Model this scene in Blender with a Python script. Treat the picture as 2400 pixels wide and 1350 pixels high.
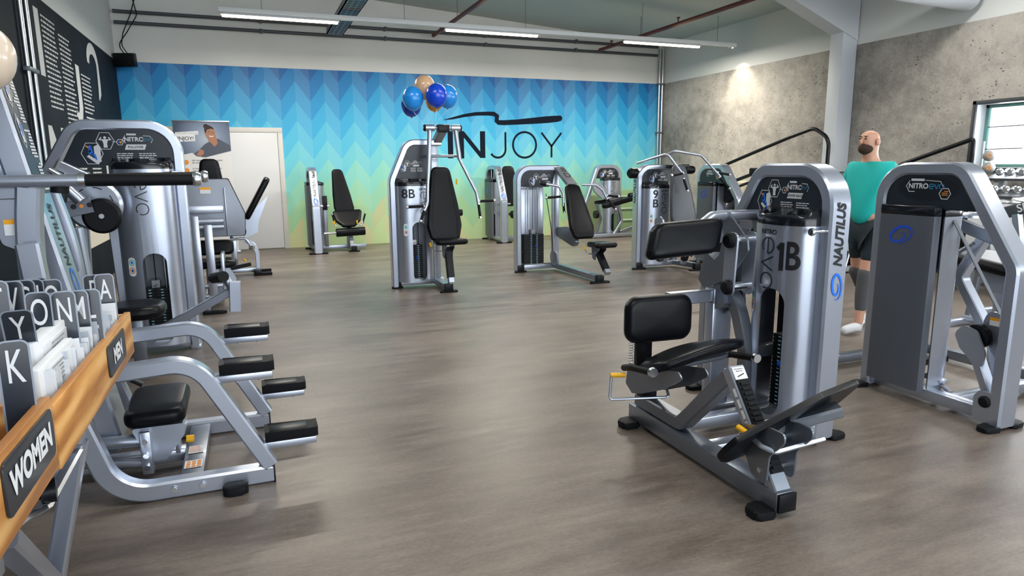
import bpy, bmesh, math, random
from mathutils import Vector, Matrix, noise
random.seed(7)
SC = bpy.context.scene
for o in list(bpy.data.objects):
    bpy.data.objects.remove(o)
COL = SC.collection
V = Vector
PI = math.pi

# ------------------------------------------------------------------ camera, world, lights, exposure
cam = bpy.data.cameras.new('camera')
cam.sensor_width = 36.0
cam.lens = 23.535
cam.clip_start = 0.05
camo = bpy.data.objects.new('camera', cam)
COL.objects.link(camo)
camo.location = (0, 0, 1.5)
camo.rotation_euler = (1.3899, 0.00787, -0.37093)
SC.camera = camo
SC.view_settings.view_transform = 'Standard'
SC.view_settings.look = 'None'
SC.view_settings.gamma = 1.0
SC.view_settings.exposure = 0.9
SC.view_settings.use_curve_mapping = False

w = bpy.data.worlds.new('sky')
w.use_nodes = True
SC.world = w
bg = w.node_tree.nodes['Background']
bg.inputs[0].default_value = (0.86, 0.93, 1.0, 1)
bg.inputs[1].default_value = 1.9


def area_light(name, loc, rot, sx, sy, power, color):
    l = bpy.data.lights.new(name, 'AREA')
    l.shape = 'RECTANGLE'
    l.size, l.size_y = sx, sy
    l.energy = power
    l.color = color
    o = bpy.data.objects.new(name, l)
    COL.objects.link(o)
    o.location = loc
    o.rotation_euler = rot
    return o


# daylight through the glazed front behind the camera and through the right-hand windows
area_light('front_daylight', (3.6, -5.6, 2.0), (math.radians(90), 0, 0), 10.5, 3.4, 90, (0.9, 0.95, 1.0))
area_light('side_window_daylight', (8.9, 3.4, 1.7), (math.radians(90), 0, math.radians(90)), 5.0, 1.5, 150, (0.95, 0.97, 1.0))
# low daylight sun slanting in through the right-hand windows
sun = bpy.data.lights.new('sun', 'SUN')
sun.energy = 5.0
sun.angle = math.radians(4)
sun.color = (1.0, 0.97, 0.92)
suno = bpy.data.objects.new('sun', sun)
COL.objects.link(suno)
suno.rotation_euler = Vector((-0.84, -0.26, -0.47)).to_track_quat('-Z', 'Y').to_euler()
# rows of ceiling battens over the rest of the hall
for yy in (1.2, 5.6):
    for xx in (0.6, 3.8, 7.0):
        area_light('ceiling_batten_light', (xx, yy, 3.95), (0, 0, 0), 1.7, 0.25, 34, (1.0, 0.96, 0.90))


# ------------------------------------------------------------------ materials
def lin(c):
    if isinstance(c, str):
        c = c.lstrip('#')
        c = [int(c[i:i + 2], 16) / 255 for i in (0, 2, 4)]
    return tuple(x / 12.92 if x <= 0.04045 else ((x + 0.055) / 1.055) ** 2.4 for x in c) + (1.0,)


class NT:
    def __init__(s, m):
        s.t = m.node_tree
        s.n = s.t.nodes
        s.b = s.n['Principled BSDF']

    def node(s, typ, **kw):
        n = s.n.new(typ)
        for k, v in kw.items():
            if k.startswith('i_'):
                key = k[2:]
                n.inputs[int(key) if key.isdigit() else key.replace('_', ' ')].default_value = v
            else:
                setattr(n, k, v)
        return n

    def link(s, a, b):
        s.t.links.new(a, b)

    def math(s, op, a, b=None, c=None):
        n = s.n.new('ShaderNodeMath')
        n.operation = op
        for i, x in enumerate((a, b, c)):
            if x is None:
                continue
            if isinstance(x, (int, float)):
                n.inputs[i].default_value = x
            else:
                s.link(x, n.inputs[i])
        return n.outputs[0]

    def ramp(s, fac, stops, interp='LINEAR'):
        n = s.n.new('ShaderNodeValToRGB')
        n.color_ramp.interpolation = interp
        e = n.color_ramp.elements
        while len(e) < len(stops):
            e.new(0.5)
        for el, (p, c) in zip(e, stops):
            el.position = p
            el.color = lin(c)
        s.link(fac, n.inputs[0])
        return n.outputs[0]

    def mix(s, fac, a, b, mode='MIX'):
        n = s.n.new('ShaderNodeMix')
        n.data_type = 'RGBA'
        n.blend_type = mode
        for sock, x in ((n.inputs[0], fac), (n.inputs[6], a), (n.inputs[7], b)):
            if isinstance(x, (int, float, tuple)):
                sock.default_value = x
            else:
                s.link(x, sock)
        return n.outputs[2]

    def coords(s, obj=False, scale=(1, 1, 1)):
        mp = s.n.new('ShaderNodeMapping')
        mp.inputs['Scale'].default_value = scale
        if obj:
            s.link(s.n.new('ShaderNodeTexCoord').outputs['Object'], mp.inputs[0])
        else:
            s.link(s.n.new('ShaderNodeNewGeometry').outputs['Position'], mp.inputs[0])
        return mp.outputs[0]

    def noise(s, co, scale, detail=4, rough=0.5):
        n = s.node('ShaderNodeTexNoise', i_Scale=scale, i_Detail=detail, i_Roughness=rough)
        s.link(co, n.inputs['Vector'])
        return n.outputs['Fac']

    def bump(s, h, strength, dist=0.002):
        n = s.node('ShaderNodeBump', i_Strength=strength, i_Distance=dist)
        s.link(h, n.inputs['Height'])
        s.link(n.outputs[0], s.b.inputs['Normal'])


def mat(name, color, rough=0.5, metal=0.0, var=0.0, vscale=30.0, bump=0.0, emit=None, coat=0.0, alpha=None, trans=0.0, spec=None):
    m = bpy.data.materials.new(name)
    m.use_nodes = True
    t = NT(m)
    c = lin(color)
    t.b.inputs['Base Color'].default_value = c
    t.b.inputs['Roughness'].default_value = rough
    t.b.inputs['Metallic'].default_value = metal
    t.b.inputs['Coat Weight'].default_value = coat
    if spec is not None:
        t.b.inputs['Specular IOR Level'].default_value = spec
    if trans:
        t.b.inputs['Transmission Weight'].default_value = trans
    co = t.coords(obj=True)
    f = t.noise(co, vscale, 5, 0.6)
    if var:
        lo = tuple(x * (1 - var) for x in c[:3]) + (1,)
        hi = tuple(min(1, x * (1 + var)) for x in c[:3]) + (1,)
        t.link(t.mix(f, lo, hi), t.b.inputs['Base Color'])
    if bump:
        f2 = t.noise(co, vscale * 8, 3, 0.6)
        t.bump(f2, bump)
    if emit:
        t.b.inputs['Emission Color'].default_value = lin(emit[0])
        t.b.inputs['Emission Strength'].default_value = emit[1]
    return m


SILVER = mat('silver_paint', '#b4bccb', 0.30, 0.8, 0.05, 12, 0.03, coat=0.2)
SILVERD = mat('pewter_paint', '#858c97', 0.34, 0.8, 0.05, 12, 0.03, coat=0.15)
GREYP = mat('grey_moulded_plastic', '#8d95a3', 0.42, 0.25, 0.04, 10, 0.04)
VINYL = mat('black_vinyl', '#090b11', 0.36, 0, 0.15, 8, 0.12, spec=0.2)
PLASTIC = mat('black_plastic', '#101217', 0.35, 0, 0.1, 20, 0.05, spec=0.25)
GLOSSY = mat('glossy_black_plastic', '#15181e', 0.16, 0, 0.05, 20)
RUBBER = mat('black_rubber', '#0d0f13', 0.55, 0, 0.1, 60, 0.3, spec=0.2)
CHROME = mat('chrome', '#e6eaee', 0.22, 1.0, 0.02, 20)
STEEL = mat('brushed_steel', '#b9bcc0', 0.28, 0.95, 0.05, 60)
PLATEM = mat('weight_plate_black', '#0a0b0e', 0.5, 0.1, 0.1, 30)
YELLOW = mat('yellow_plastic', '#f0b400', 0.4)
BLUEP = mat('blue_plastic', '#0a50d8', 0.35)
LABELK = mat('label_black', '#0e141c', 0.3)
LABELW = mat('label_white', '#c9cdd2', 0.5)
LABELC = mat('label_cyan', '#1f7fb8', 0.5)
LABELD = mat('label_dim_teal', '#2d5f7a', 0.5)
INK = mat('black_ink', '#14171d', 0.45)
SWIRL = mat('swirl_blue', '#1a6fe0', 0.4)
SWIRLD = mat('swirl_navy', '#1747c0', 0.4)
ORANGE = mat('orange_print', '#e08a2a', 0.5)
AMBER = mat('amber_print', '#f2a81a', 0.5)
GREENP = mat('green_print', '#3cc4a0', 0.5)
PAPER = mat('paper_white', '#dfe3e8', 0.7, 0, 0.05, 40)
PAPER2 = mat('paper_grey', '#b9c2cf', 0.7, 0, 0.05, 40)


def weave_label():
    m = mat('carbon_label', '#141d28', 0.35)
    t = NT(m)
    co = t.coords(obj=True)
    wv = t.node('ShaderNodeTexWave', i_Scale=38.0, i_Distortion=2.0)
    wv.wave_type = 'BANDS'
    wv.bands_direction = 'DIAGONAL'
    t.link(co, wv.inputs[0])
    t.link(t.ramp(wv.outputs[1], [(0.35, '#0b1118'), (0.75, '#1d2c3b')]), t.b.inputs['Base Color'])
    return m


WEAVE = weave_label()


# ------------------------------------------------------------------ object helpers
class Thing:
    """an Empty at the base of a thing; everything added to it is given in the thing's own frame,
    or in room coordinates when room=True"""

    def __init__(s, name, label, cat, loc=(0, 0, 0), rz=0.0, group=None, room=True):
        s.o = bpy.data.objects.new(name, None)
        COL.objects.link(s.o)
        s.o.location = loc
        s.o.rotation_euler = (0, 0, rz)
        s.o.empty_display_size = 0.1
        s.o['label'] = label
        s.o['category'] = cat
        if group:
            s.o['group'] = group
        s.room = room
        s.inv = (Matrix.Translation(V(loc)) @ Matrix.Rotation(rz, 4, 'Z')).inverted()


def tag(o, label=None, cat=None, group=None, kind=None):
    for k, v in (('label', label), ('category', cat), ('group', group), ('kind', kind)):
        if v:
            o[k] = v
    return o


class MB:
    """collects shapes into one mesh"""

    def __init__(s):
        s.bm = bmesh.new()

    def faces_from(s, rings, closed=True, cap=True):
        vs = [[s.bm.verts.new(p) for p in r] for r in rings]
        n = len(vs[0])
        for a, b in zip(vs, vs[1:]):
            for i in range(n if closed else n - 1):
                j = (i + 1) % n
                try:
                    s.bm.faces.new((a[i], a[j], b[j], b[i]))
                except ValueError:
                    pass
        if cap and closed:
            s.bm.faces.new(list(reversed(vs[0])))
            s.bm.faces.new(vs[-1])
        return s

    def box(s, c, size, rot=None, bev=0.0, seg=2):
        g = bmesh.ops.create_cube(s.bm, size=1.0)
        vs = g['verts']
        M = Matrix.Translation(V(c)) @ (rot.to_4x4() if rot is not None else Matrix.Identity(4)) @ Matrix.Diagonal((*size, 1))
        bmesh.ops.transform(s.bm, matrix=M, verts=vs)
        if bev:
            es = list({e for v in vs for e in v.link_edges})
            bmesh.ops.bevel(s.bm, geom=es, offset=bev, segments=seg, profile=0.5, affect='EDGES')
        return s

    def b2(s, lo, hi, bev=0.0, seg=2):
        lo, hi = V(lo), V(hi)
        return s.box((lo + hi) / 2, [abs(x) for x in (hi - lo)], None, bev, seg)

    def sweep(s, pts, w, h=None, up=(0, 0, 1), fil=0.0, seg=6, round_=False, cr=0.006, n=12, taper=None, closed=False):
        """sweeps a rectangle (w along 'up', h across) or a circle (radius w) along a filleted polyline"""
        pts = [V(p) for p in pts]
        if fil:
            pts = fillet(pts, fil, seg, closed)
        N = len(pts)
        up = V(up).normalized()
        rings = []
        nrm = None
        for i, p in enumerate(pts):
            if closed:
                d0 = (p - pts[i - 1]).normalized()
                d1 = (pts[(i + 1) % N] - p).normalized()
            else:
                d0 = (p - pts[i - 1]).normalized() if i else None
                d1 = (pts[i + 1] - p).normalized() if i < N - 1 else None
            d0 = d0 or d1
            d1 = d1 or d0
            t = (d0 + d1).normalized()
            k = 1 / max(0.35, t.dot(d0))
            if round_:
                if nrm is None:
                    a = V((0, 0, 1)) if abs(t.z) < 0.9 else V((1, 0, 0))
                    nrm = (a - t * a.dot(t)).normalized()
                else:
                    nrm = (nrm - t * nrm.dot(t)).normalized()
                b = t.cross(nrm)
                r = w if taper is None else w * taper[min(i, len(taper) - 1)]
                rings.append([p + nrm * math.cos(q) * r + b * math.sin(q) * r for q in (2 * PI * j / n for j in range(n))])
            else:
                u = (up - t * up.dot(t)).normalized()
                b = t.cross(u)
                a, c = w / 2, h / 2
                c *= k
                q = cr
                prof = [(a - q, c), (-(a - q), c), (-a, c - q), (-a, -(c - q)), (-(a - q), -c), (a - q, -c), (a, -(c - q)), (a, c - q)]
                rings.append([p + u * x + b * y for x, y in prof])
        if closed:
            rings.append(rings[0])
            vs = [[s.bm.verts.new(p) for p in r] for r in rings[:-1]]
            m = len(vs[0])
            for i in range(N):
                a, b = vs[i], vs[(i + 1) % N]
                for j in range(m):
                    s.bm.faces.new((a[j], a[(j + 1) % m], b[(j + 1) % m], b[j]))
            return s
        return s.faces_from(rings)

    def tube(s, pts, r, fil=0.0, n=12, seg=6, taper=None, closed=False):
        return s.sweep(pts, r, fil=fil, seg=seg, round_=True, n=n, taper=taper, closed=closed)

    def cyl(s, a, b, r, n=20, r2=None):
        return s.sweep([a, b], r, round_=True, n=n, taper=None if r2 is None else [1, r2 / r])

    def lathe(s, prof, loc=(0, 0, 0), axis=(0, 0, 1), n=24):
        """prof: (radius, height) pairs"""
        q = V((0, 0, 1)).rotation_difference(V(axis))
        rings = [[V(loc) + q @ V((r * math.cos(2 * PI * j / n), r * math.sin(2 * PI * j / n), h)) for j in range(n)] for r, h in prof]
        return s.faces_from(rings)

    def prism(s, poly, o, a, b, th, bev=0.0, seg=2):
        """polygon in plane (origin o, axes a,b) extruded by th along a x b, centred"""
        a, b, o = V(a).normalized(), V(b).normalized(), V(o)
        nn = a.cross(b).normalized()
        v0 = [s.bm.verts.new(o + a * x + b * y - nn * th / 2) for x, y in poly]
        v1 = [s.bm.verts.new(o + a * x + b * y + nn * th / 2) for x, y in poly]
        N = len(poly)
        fs = [s.bm.faces.new(list(reversed(v0))), s.bm.faces.new(v1)]
        for i in range(N):
            fs.append(s.bm.faces.new((v0[i], v0[(i + 1) % N], v1[(i + 1) % N], v1[i])))
        if bev:
            es = list({e for f in fs[:2] for e in f.edges})
            bmesh.ops.bevel(s.bm, geom=es, offset=bev, segments=seg, profile=0.5, affect='EDGES')
        return s

    def ball(s, c, r, sc=(1, 1, 1), u=20, v=12):
        g = bmesh.ops.create_uvsphere(s.bm, u_segments=u, v_segments=v, radius=r)
        bmesh.ops.transform(s.bm, matrix=Matrix.Translation(V(c)) @ Matrix.Diagonal((*sc, 1)), verts=g['verts'])
        return s

    def obj(s, name, m, parent=None, smooth=True, label=None, ang=35):
        bm = s.bm
        bmesh.ops.recalc_face_normals(bm, faces=bm.faces)
        par = parent.o if isinstance(parent, Thing) else parent
        if isinstance(parent, Thing) and parent.room:
            bm.transform(parent.inv)
        elif par is not None and not isinstance(parent, Thing) and 'room_inv' in ROOM.get(par.name, {}):
            bm.transform(ROOM[par.name]['room_inv'])
        me = bpy.data.meshes.new(name)
        bm.to_mesh(me)
        bm.free()
        me.materials.append(m)
        o = bpy.data.objects.new(name, me)
        COL.objects.link(o)
        if par is not None:
            o.parent = par
            ROOM[o.name] = {'room_inv': parent.inv} if isinstance(parent, Thing) and parent.room else ROOM.get(par.name, {})
        if smooth:
            for p in me.polygons:
                p.use_smooth = True
            try:
                me.set_sharp_from_angle(angle=math.radians(ang))
            except Exception:
                pass
        if label:
            o['label'] = label
        return o


ROOM = {}


def fillet(pts, r, seg=6, closed=False):
    out = []
    N = len(pts)
    for i, p in enumerate(pts):
        if not closed and (i == 0 or i == N - 1):
            out.append(p)
            continue
        ri = r[i] if isinstance(r, (list, tuple)) else r
        a, b = pts[i - 1], pts[(i + 1) % N]
        da, db = (a - p), (b - p)
        la, lb = da.length, db.length
        da.normalize()
        db.normalize()
        ang = da.angle(db)
        if ri <= 0 or ang > math.radians(177):
            out.append(p)
            continue
        t = ri / math.tan(ang / 2)
        t = min(t, la * 0.49 if (closed or i > 1) else la * 0.98, lb * 0.49 if (closed or i < N - 2) else lb * 0.98)
        rr = t * math.tan(ang / 2)
        c = p + (da + db).normalized() * (rr / math.sin(ang / 2))
        s0, s1 = p + da * t - c, p + db * t - c
        tot = s0.angle(s1)
        ax = s0.cross(s1).normalized()
        for k in range(seg + 1):
            out.append(c + Matrix.Rotation(tot * k / seg, 3, ax) @ s0)
    return out


def f2(pts, r, seg=5):
    """filleted closed 2-D polygon"""
    q = fillet([V((x, y, 0)) for x, y in pts], r, seg, True)
    return [(p.x, p.y) for p in q]


def rrect(w, h, r, cx=0, cy=0, seg=5):
    return f2([(cx - w / 2, cy - h / 2), (cx + w / 2, cy - h / 2), (cx + w / 2, cy + h / 2), (cx - w / 2, cy + h / 2)], r, seg)


def pad(name, parent, poly, o, a, b, th, m=None, soft=0.4, fil=None, label=None, puff=0.0):
    """upholstered cushion: thick polygon with a fat rounded edge on both sides"""
    if fil:
        poly = f2(poly, fil, 5)
    k = MB()
    a, b, o = V(a).normalized(), V(b).normalized(), V(o)
    nn = a.cross(b).normalized()
    cx = sum(p[0] for p in poly) / len(poly)
    cy = sum(p[1] for p in poly) / len(poly)
    ext = min(max(p[0] for p in poly) - min(p[0] for p in poly), max(p[1] for p in poly) - min(p[1] for p in poly)) / 2
    rr = min(th * soft, ext * 0.5)
    rings = []
    prof = []
    for q in range(5):
        an = PI / 2 * q / 4
        prof.append((rr * (1 - math.sin(an)), -th / 2 + rr * (1 - math.cos(an))))
    prof2 = [(i, -z) for i, z in reversed(prof)]
    for ins, z in prof + prof2:
        ring = []
        for x, y in poly:
            dx, dy = x - cx, y - cy
            L = math.hypot(dx, dy) or 1
            f = (L - ins) / L
            ring.append(o + a * (cx + dx * f) + b * (cy + dy * f) + nn * z)
        rings.append(ring)
    # puffed faces
    for sgn, end in ((-1, 0), (1, 1)):
        base = rings[0] if end == 0 else rings[-1]
        extra = []
        for f, z in ((0.75, 0.5), (0.4, 0.85), (0.05, 1.0)):
            cen = o + a * cx + b * cy
            extra.append([cen + nn * (sgn * (th / 2 + puff * z)) + (p - cen - nn * (p - cen).dot(nn)) * f for p in base])
        rings = list(reversed(extra)) + rings if end == 0 else rings + extra
    k.faces_from(rings)
    return k.obj(name, m or VINYL, parent, ang=60, label=label)


# ---------------------------------------------------------------- decals: flat strokes and lettering on a surface
def flat(o, a, b, off=0.0015):
    a, b, o = V(a).normalized(), V(b).normalized(), V(o)
    n = a.cross(b)

    def f(x, y, d=0.0):
        return o + a * x + b * y + n * (off + d)
    return f


class Decal:
    def __init__(s, surf, th=0.0):
        s.f = surf
        s.k = MB()
        s.d = 0.0
        s.dense = 0.0

    def up(s, d=0.0006):
        s.d += d
        return s

    def poly(s, pts):
        s.d += 0.0003
        s.k.bm.faces.new([s.k.bm.verts.new(s.f(x, y, s.d)) for x, y in pts])
        return s

    def stroke(s, pts, w, closed=False):
        if s.dense and not isinstance(w, (list, tuple)):
            q = []
            n0 = len(pts)
            for i in range(n0 if closed else n0 - 1):
                a, b = pts[i], pts[(i + 1) % n0]
                k = max(1, int(math.hypot(b[0] - a[0], b[1] - a[1]) / s.dense))
                q += [(a[0] + (b[0] - a[0]) * j / k, a[1] + (b[1] - a[1]) * j / k) for j in range(k)]
            pts = q if closed else q + [pts[-1]]
        N = len(pts)
        P = [V((x, y)) for x, y in pts]
        L, R = [], []
        for i, p in enumerate(P):
            d0 = (p - P[i - 1]) if (i or closed) else None
            d1 = (P[(i + 1) % N] - p) if (i < N - 1 or closed) else None
            d0 = d0 or d1
            d1 = d1 or d0
            t = (d0.normalized() + d1.normalized())
            t = t.normalized() if t.length > 1e-6 else d1.normalized()
            ww = w[i] if isinstance(w, (list, tuple)) else w
            n = V((-t.y, t.x)) * ww / 2 / max(0.5, t.dot(d0.normalized()))
            L.append(p + n)
            R.append(p - n)
        a = [s.k.bm.verts.new(s.f(q.x, q.y, s.d)) for q in L]
        b = [s.k.bm.verts.new(s.f(q.x, q.y, s.d)) for q in R]
        for i in range(N if closed else N - 1):
            j = (i + 1) % N
            s.k.bm.faces.new((a[i], a[j], b[j], b[i]))
        return s

    def arc(s, cx, cy, rx, ry, a0, a1, w, n=24):
        pts = [(cx + rx * math.cos(math.radians(a0 + (a1 - a0) * i / n)), cy + ry * math.sin(math.radians(a0 + (a1 - a0) * i / n))) for i in range(n + 1)]
        if abs(a1 - a0) >= 359.9:
            return s.stroke(pts[:-1], w, True)
        return s.stroke(pts, w)

    def disc(s, cx, cy, r, n=20, ry=None):
        return s.poly([(cx + r * math.cos(2 * PI * i / n), cy + (ry or r) * math.sin(2 * PI * i / n)) for i in range(n)])

    def rect(s, x0, y0, x1, y1):
        s.d -= 0.0003
        return s.poly([(x0, y0), (x1, y0), (x1, y1), (x0, y1)])

    def text(s, body, x, y, size, bold=0.0, shear=0.0, rot=0.0, align='CENTER', xs=1.0, sub=0):
        cu = bpy.data.curves.new('t', 'FONT')
        cu.body = body
        cu.size = size
        cu.offset = bold * size
        cu.shear = shear
        cu.align_x = align
        cu.align_y = 'CENTER'
        cu.resolution_u = 5
        to = bpy.data.objects.new('t', cu)
        me = bpy.data.meshes.new_from_object(to)
        tb = bmesh.new()
        tb.from_mesh(me)
        c, sn = math.cos(rot), math.sin(rot)
        for v in tb.verts:
            px, py = v.co.x * xs, v.co.y
            v.co = V((x + px * c - py * sn, y + px * sn + py * c, 0))
        if sub and tb.verts:
            x0, x1 = min(v.co.x for v in tb.verts), max(v.co.x for v in tb.verts)
            q = x0 + sub
            while q < x1:
                bmesh.ops.bisect_plane(tb, geom=tb.verts[:] + tb.edges[:] + tb.faces[:], plane_co=(q, 0, 0), plane_no=(1, 0, 0))
                q += sub
        mp = {v: s.k.bm.verts.new(s.f(v.co.x, v.co.y, s.d)) for v in tb.verts}
        for f in tb.faces:
            try:
                s.k.bm.faces.new([mp[v] for v in f.verts])
            except ValueError:
                pass
        tb.free()
        bpy.data.meshes.remove(me)
        bpy.data.objects.remove(to)
        bpy.data.curves.remove(cu)
        return s

    def obj(s, name, m, parent, label=None):
        # keep the winding given by the surface so that text faces outwards; no normal flip needed for thin prints
        bm = s.k.bm
        if isinstance(parent, Thing):
            par = parent.o
            if parent.room:
                bm.transform(parent.inv)
            info = {'room_inv': parent.inv} if parent.room else {}
        else:
            par = parent
            info = ROOM.get(par.name, {}) if par else {}
            if 'room_inv' in info:
                bm.transform(info['room_inv'])
        me = bpy.data.meshes.new(name)
        bm.to_mesh(me)
        bm.free()
        me.materials.append(m)
        o = bpy.data.objects.new(name, me)
        COL.objects.link(o)
        if par is not None:
            o.parent = par
            ROOM[o.name] = info
        if label:
            o['label'] = label
        return o


def smooth(pts, n=6):
    """Catmull-Rom curve through the points"""
    P = [V(p) for p in pts]
    P = [P[0] * 2 - P[1]] + P + [P[-1] * 2 - P[-2]]
    out = []
    for i in range(1, len(P) - 2):
        a, b, c, d = P[i - 1:i + 3]
        for k in range(n):
            t = k / n
            out.append(0.5 * ((2 * b) + (c - a) * t + (2 * a - 5 * b + 4 * c - d) * t * t + (3 * b - a - 3 * c + d) * t ** 3))
    return out + [P[-2]]


def textlines(d, x, y, w, n, lh, th, rnd=0.25, minw=0.0):
    """rows of tiny illegible print: short bars of uneven length"""
    for i in range(n):
        cx = x
        end = x + w * (1 - rnd * random.random())
        while cx < end - 0.004:
            L = min(end - cx, lh * random.uniform(0.7, 2.6))
            d.rect(cx, y - i * lh, cx + L, y - i * lh + th)
            cx += L + lh * 0.35
    return d


def boolean(o, cutter_mb, op='DIFFERENCE'):
    inv = ROOM.get(o.name, {}).get('room_inv')
    if inv is not None:
        cutter_mb.bm.transform(inv)
    cut = cutter_mb.obj('cut', PLASTIC, None, smooth=False)
    md = o.modifiers.new('b', 'BOOLEAN')
    md.object = cut
    md.operation = op
    md.solver = 'EXACT'
    par, o.parent = o.parent, None
    bpy.context.view_layer.update()
    dg = bpy.context.evaluated_depsgraph_get()
    me = bpy.data.meshes.new_from_object(o.evaluated_get(dg))
    o.modifiers.clear()
    old = o.data
    me.name = old.name
    o.data = me
    bpy.data.meshes.remove(old)
    bpy.data.objects.remove(cut)
    o.parent = par
    for p in me.polygons:
        p.use_smooth = True
    try:
        me.set_sharp_from_angle(angle=math.radians(35))
    except Exception:
        pass
    return o


# ------------------------------------------------------------------ the room
XL, XR, YB, YF = -1.93, 8.8, 13.3, -6.0


def roof(x):
    return 4.73 - 0.07 * x


def mat_floor():
    m = mat('vinyl_floor', '#5f564e', 0.4, spec=0.5)
    t = NT(m)
    f = t.noise(t.coords(scale=(0.35, 1.0, 1)), 1.5, 10, 0.68)
    f2_ = t.noise(t.coords(scale=(0.8, 5.0, 1)), 2.6, 9, 0.78)
    f3 = t.noise(t.coords(), 0.45, 4, 0.6)
    f4 = t.noise(t.coords(scale=(0.6, 2.0, 1)), 60.0, 4, 0.8)
    a = t.math('ADD', t.math('MULTIPLY', f, 0.34), t.math('MULTIPLY', f2_, 0.26))
    a = t.math('ADD', a, t.math('MULTIPLY', f3, 0.2))
    a = t.math('ADD', a, t.math('MULTIPLY', f4, 0.2))
    c = t.ramp(a, [(0.38, '#443e39'), (0.47, '#625850'), (0.53, '#766c63'), (0.62, '#8f847a')])
    t.link(c, t.b.inputs['Base Color'])
    t.link(t.ramp(f2_, [(0.3, '#989898'), (0.7, '#bababa')]), t.b.inputs['Roughness'])
    t.bump(f4, 0.05, 0.002)
    return m


def mat_mural():
    m = mat('chevron_mural', '#2f9fc8', 0.55)
    t = NT(m)
    sp = t.n.new('ShaderNodeSeparateXYZ')
    g = t.n.new('ShaderNodeNewGeometry')
    t.link(g.outputs['Position'], sp.inputs[0])
    x, z = sp.outputs[0], sp.outputs[2]
    P, H = 0.5197, 0.352
    ph = t.math('FRACT', t.math('DIVIDE', t.math('ADD', x, 1.683 + 20 * P), P))
    tri = t.math('ABSOLUTE', t.math('SUBTRACT', t.math('MULTIPLY', ph, 2.0), 1.0))   # 1 at peak, 0 at valley
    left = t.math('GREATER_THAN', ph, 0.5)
    f = t.math('SUBTRACT', z, t.math('MULTIPLY', tri, H))
    band = t.math('FLOOR', t.math('DIVIDE', t.math('SUBTRACT', f, 2.697 - 8 * H), H))
    zz = t.math('DIVIDE', t.math('ADD', t.math('MULTIPLY', band, H), 2.697 - 8 * H + 0.2), 3.27)
    wob = t.noise(t.coords(scale=(0.5, 1, 0.2)), 0.7, 2)
    zz = t.math('ADD', zz, t.math('MULTIPLY', t.math('SUBTRACT', wob, 0.5), 0.18))
    cr = t.ramp(zz, [(0.0, '#b6cf98'), (0.14, '#9ccb9c'), (0.32, '#86cfc0'), (0.48, '#62c2d8'), (0.62, '#3bb0dc'), (0.75, '#169bd4'), (0.86, '#0080c2'), (0.97, '#0062aa')])
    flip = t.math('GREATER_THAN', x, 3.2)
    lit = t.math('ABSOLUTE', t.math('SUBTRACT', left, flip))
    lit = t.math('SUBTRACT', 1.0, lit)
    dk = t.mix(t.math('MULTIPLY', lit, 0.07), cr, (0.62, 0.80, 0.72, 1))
    cv = t.n.new('ShaderNodeCombineXYZ')
    t.link(t.math('FLOOR', t.math('MULTIPLY', t.math('DIVIDE', t.math('ADD', x, 1.683 + 20 * P), P), 2.0)), cv.inputs[0])
    t.link(band, cv.inputs[1])
    wn = t.n.new('ShaderNodeTexWhiteNoise')
    wn.noise_dimensions = '2D'
    t.link(cv.outputs[0], wn.inputs['Vector'])
    low = t.math('MULTIPLY', t.math('LESS_THAN', zz, 0.2), t.math('GREATER_THAN', wn.outputs['Value'], 0.72))
    dk = t.mix(t.math('MULTIPLY', low, 0.4), dk, lin('#d8b890'))
    up = t.math('GREATER_THAN', z, 3.27)
    f9 = t.noise(t.coords(), 0.8, 4)
    white = t.ramp(f9, [(0.3, '#d0d3d1'), (0.7, '#dcdfdd')])
    t.link(t.mix(up, dk, white), t.b.inputs['Base Color'])
    return m


def mat_concrete():
    m = mat('concrete_wallpaper', '#8a8579', 0.7)
    t = NT(m)
    co = t.coords()
    f = t.noise(t.coords(scale=(1, 0.6, 1)), 0.7, 6, 0.62)
    g = t.noise(co, 6.0, 8, 0.7)
    h = t.noise(co, 34.0, 4, 0.7)
    a = t.math('ADD', t.math('MULTIPLY', f, 0.55), t.math('ADD', t.math('MULTIPLY', g, 0.28), t.math('MULTIPLY', h, 0.17)))
    c = t.ramp(a, [(0.36, '#6b6863'), (0.45, '#8c8882'), (0.55, '#aca79f'), (0.68, '#c6c1b8')])
    vo = t.n.new('ShaderNodeTexVoronoi')
    vo.inputs['Scale'].default_value = 15.0
    vo.inputs['Randomness'].default_value = 1.0
    t.link(t.coords(scale=(1, 0.8, 1.3)), vo.inputs[0])
    sz = t.noise(co, 2.3, 3)
    pit = t.math('LESS_THAN', vo.outputs['Distance'], t.math('MULTIPLY', t.math('SUBTRACT', sz, 0.34), 0.62))
    c2 = t.mix(t.math('MULTIPLY', pit, 0.8), c, lin('#45403b'))
    sp = t.n.new('ShaderNodeSeparateXYZ')
    g2 = t.n.new('ShaderNodeNewGeometry')
    t.link(g2.outputs['Position'], sp.inputs[0])
    up = t.math('GREATER_THAN', sp.outputs[2], 3.27)
    t.link(t.mix(up, c2, lin('#d6d9d7')), t.b.inputs['Base Color'])
    return m


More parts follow.
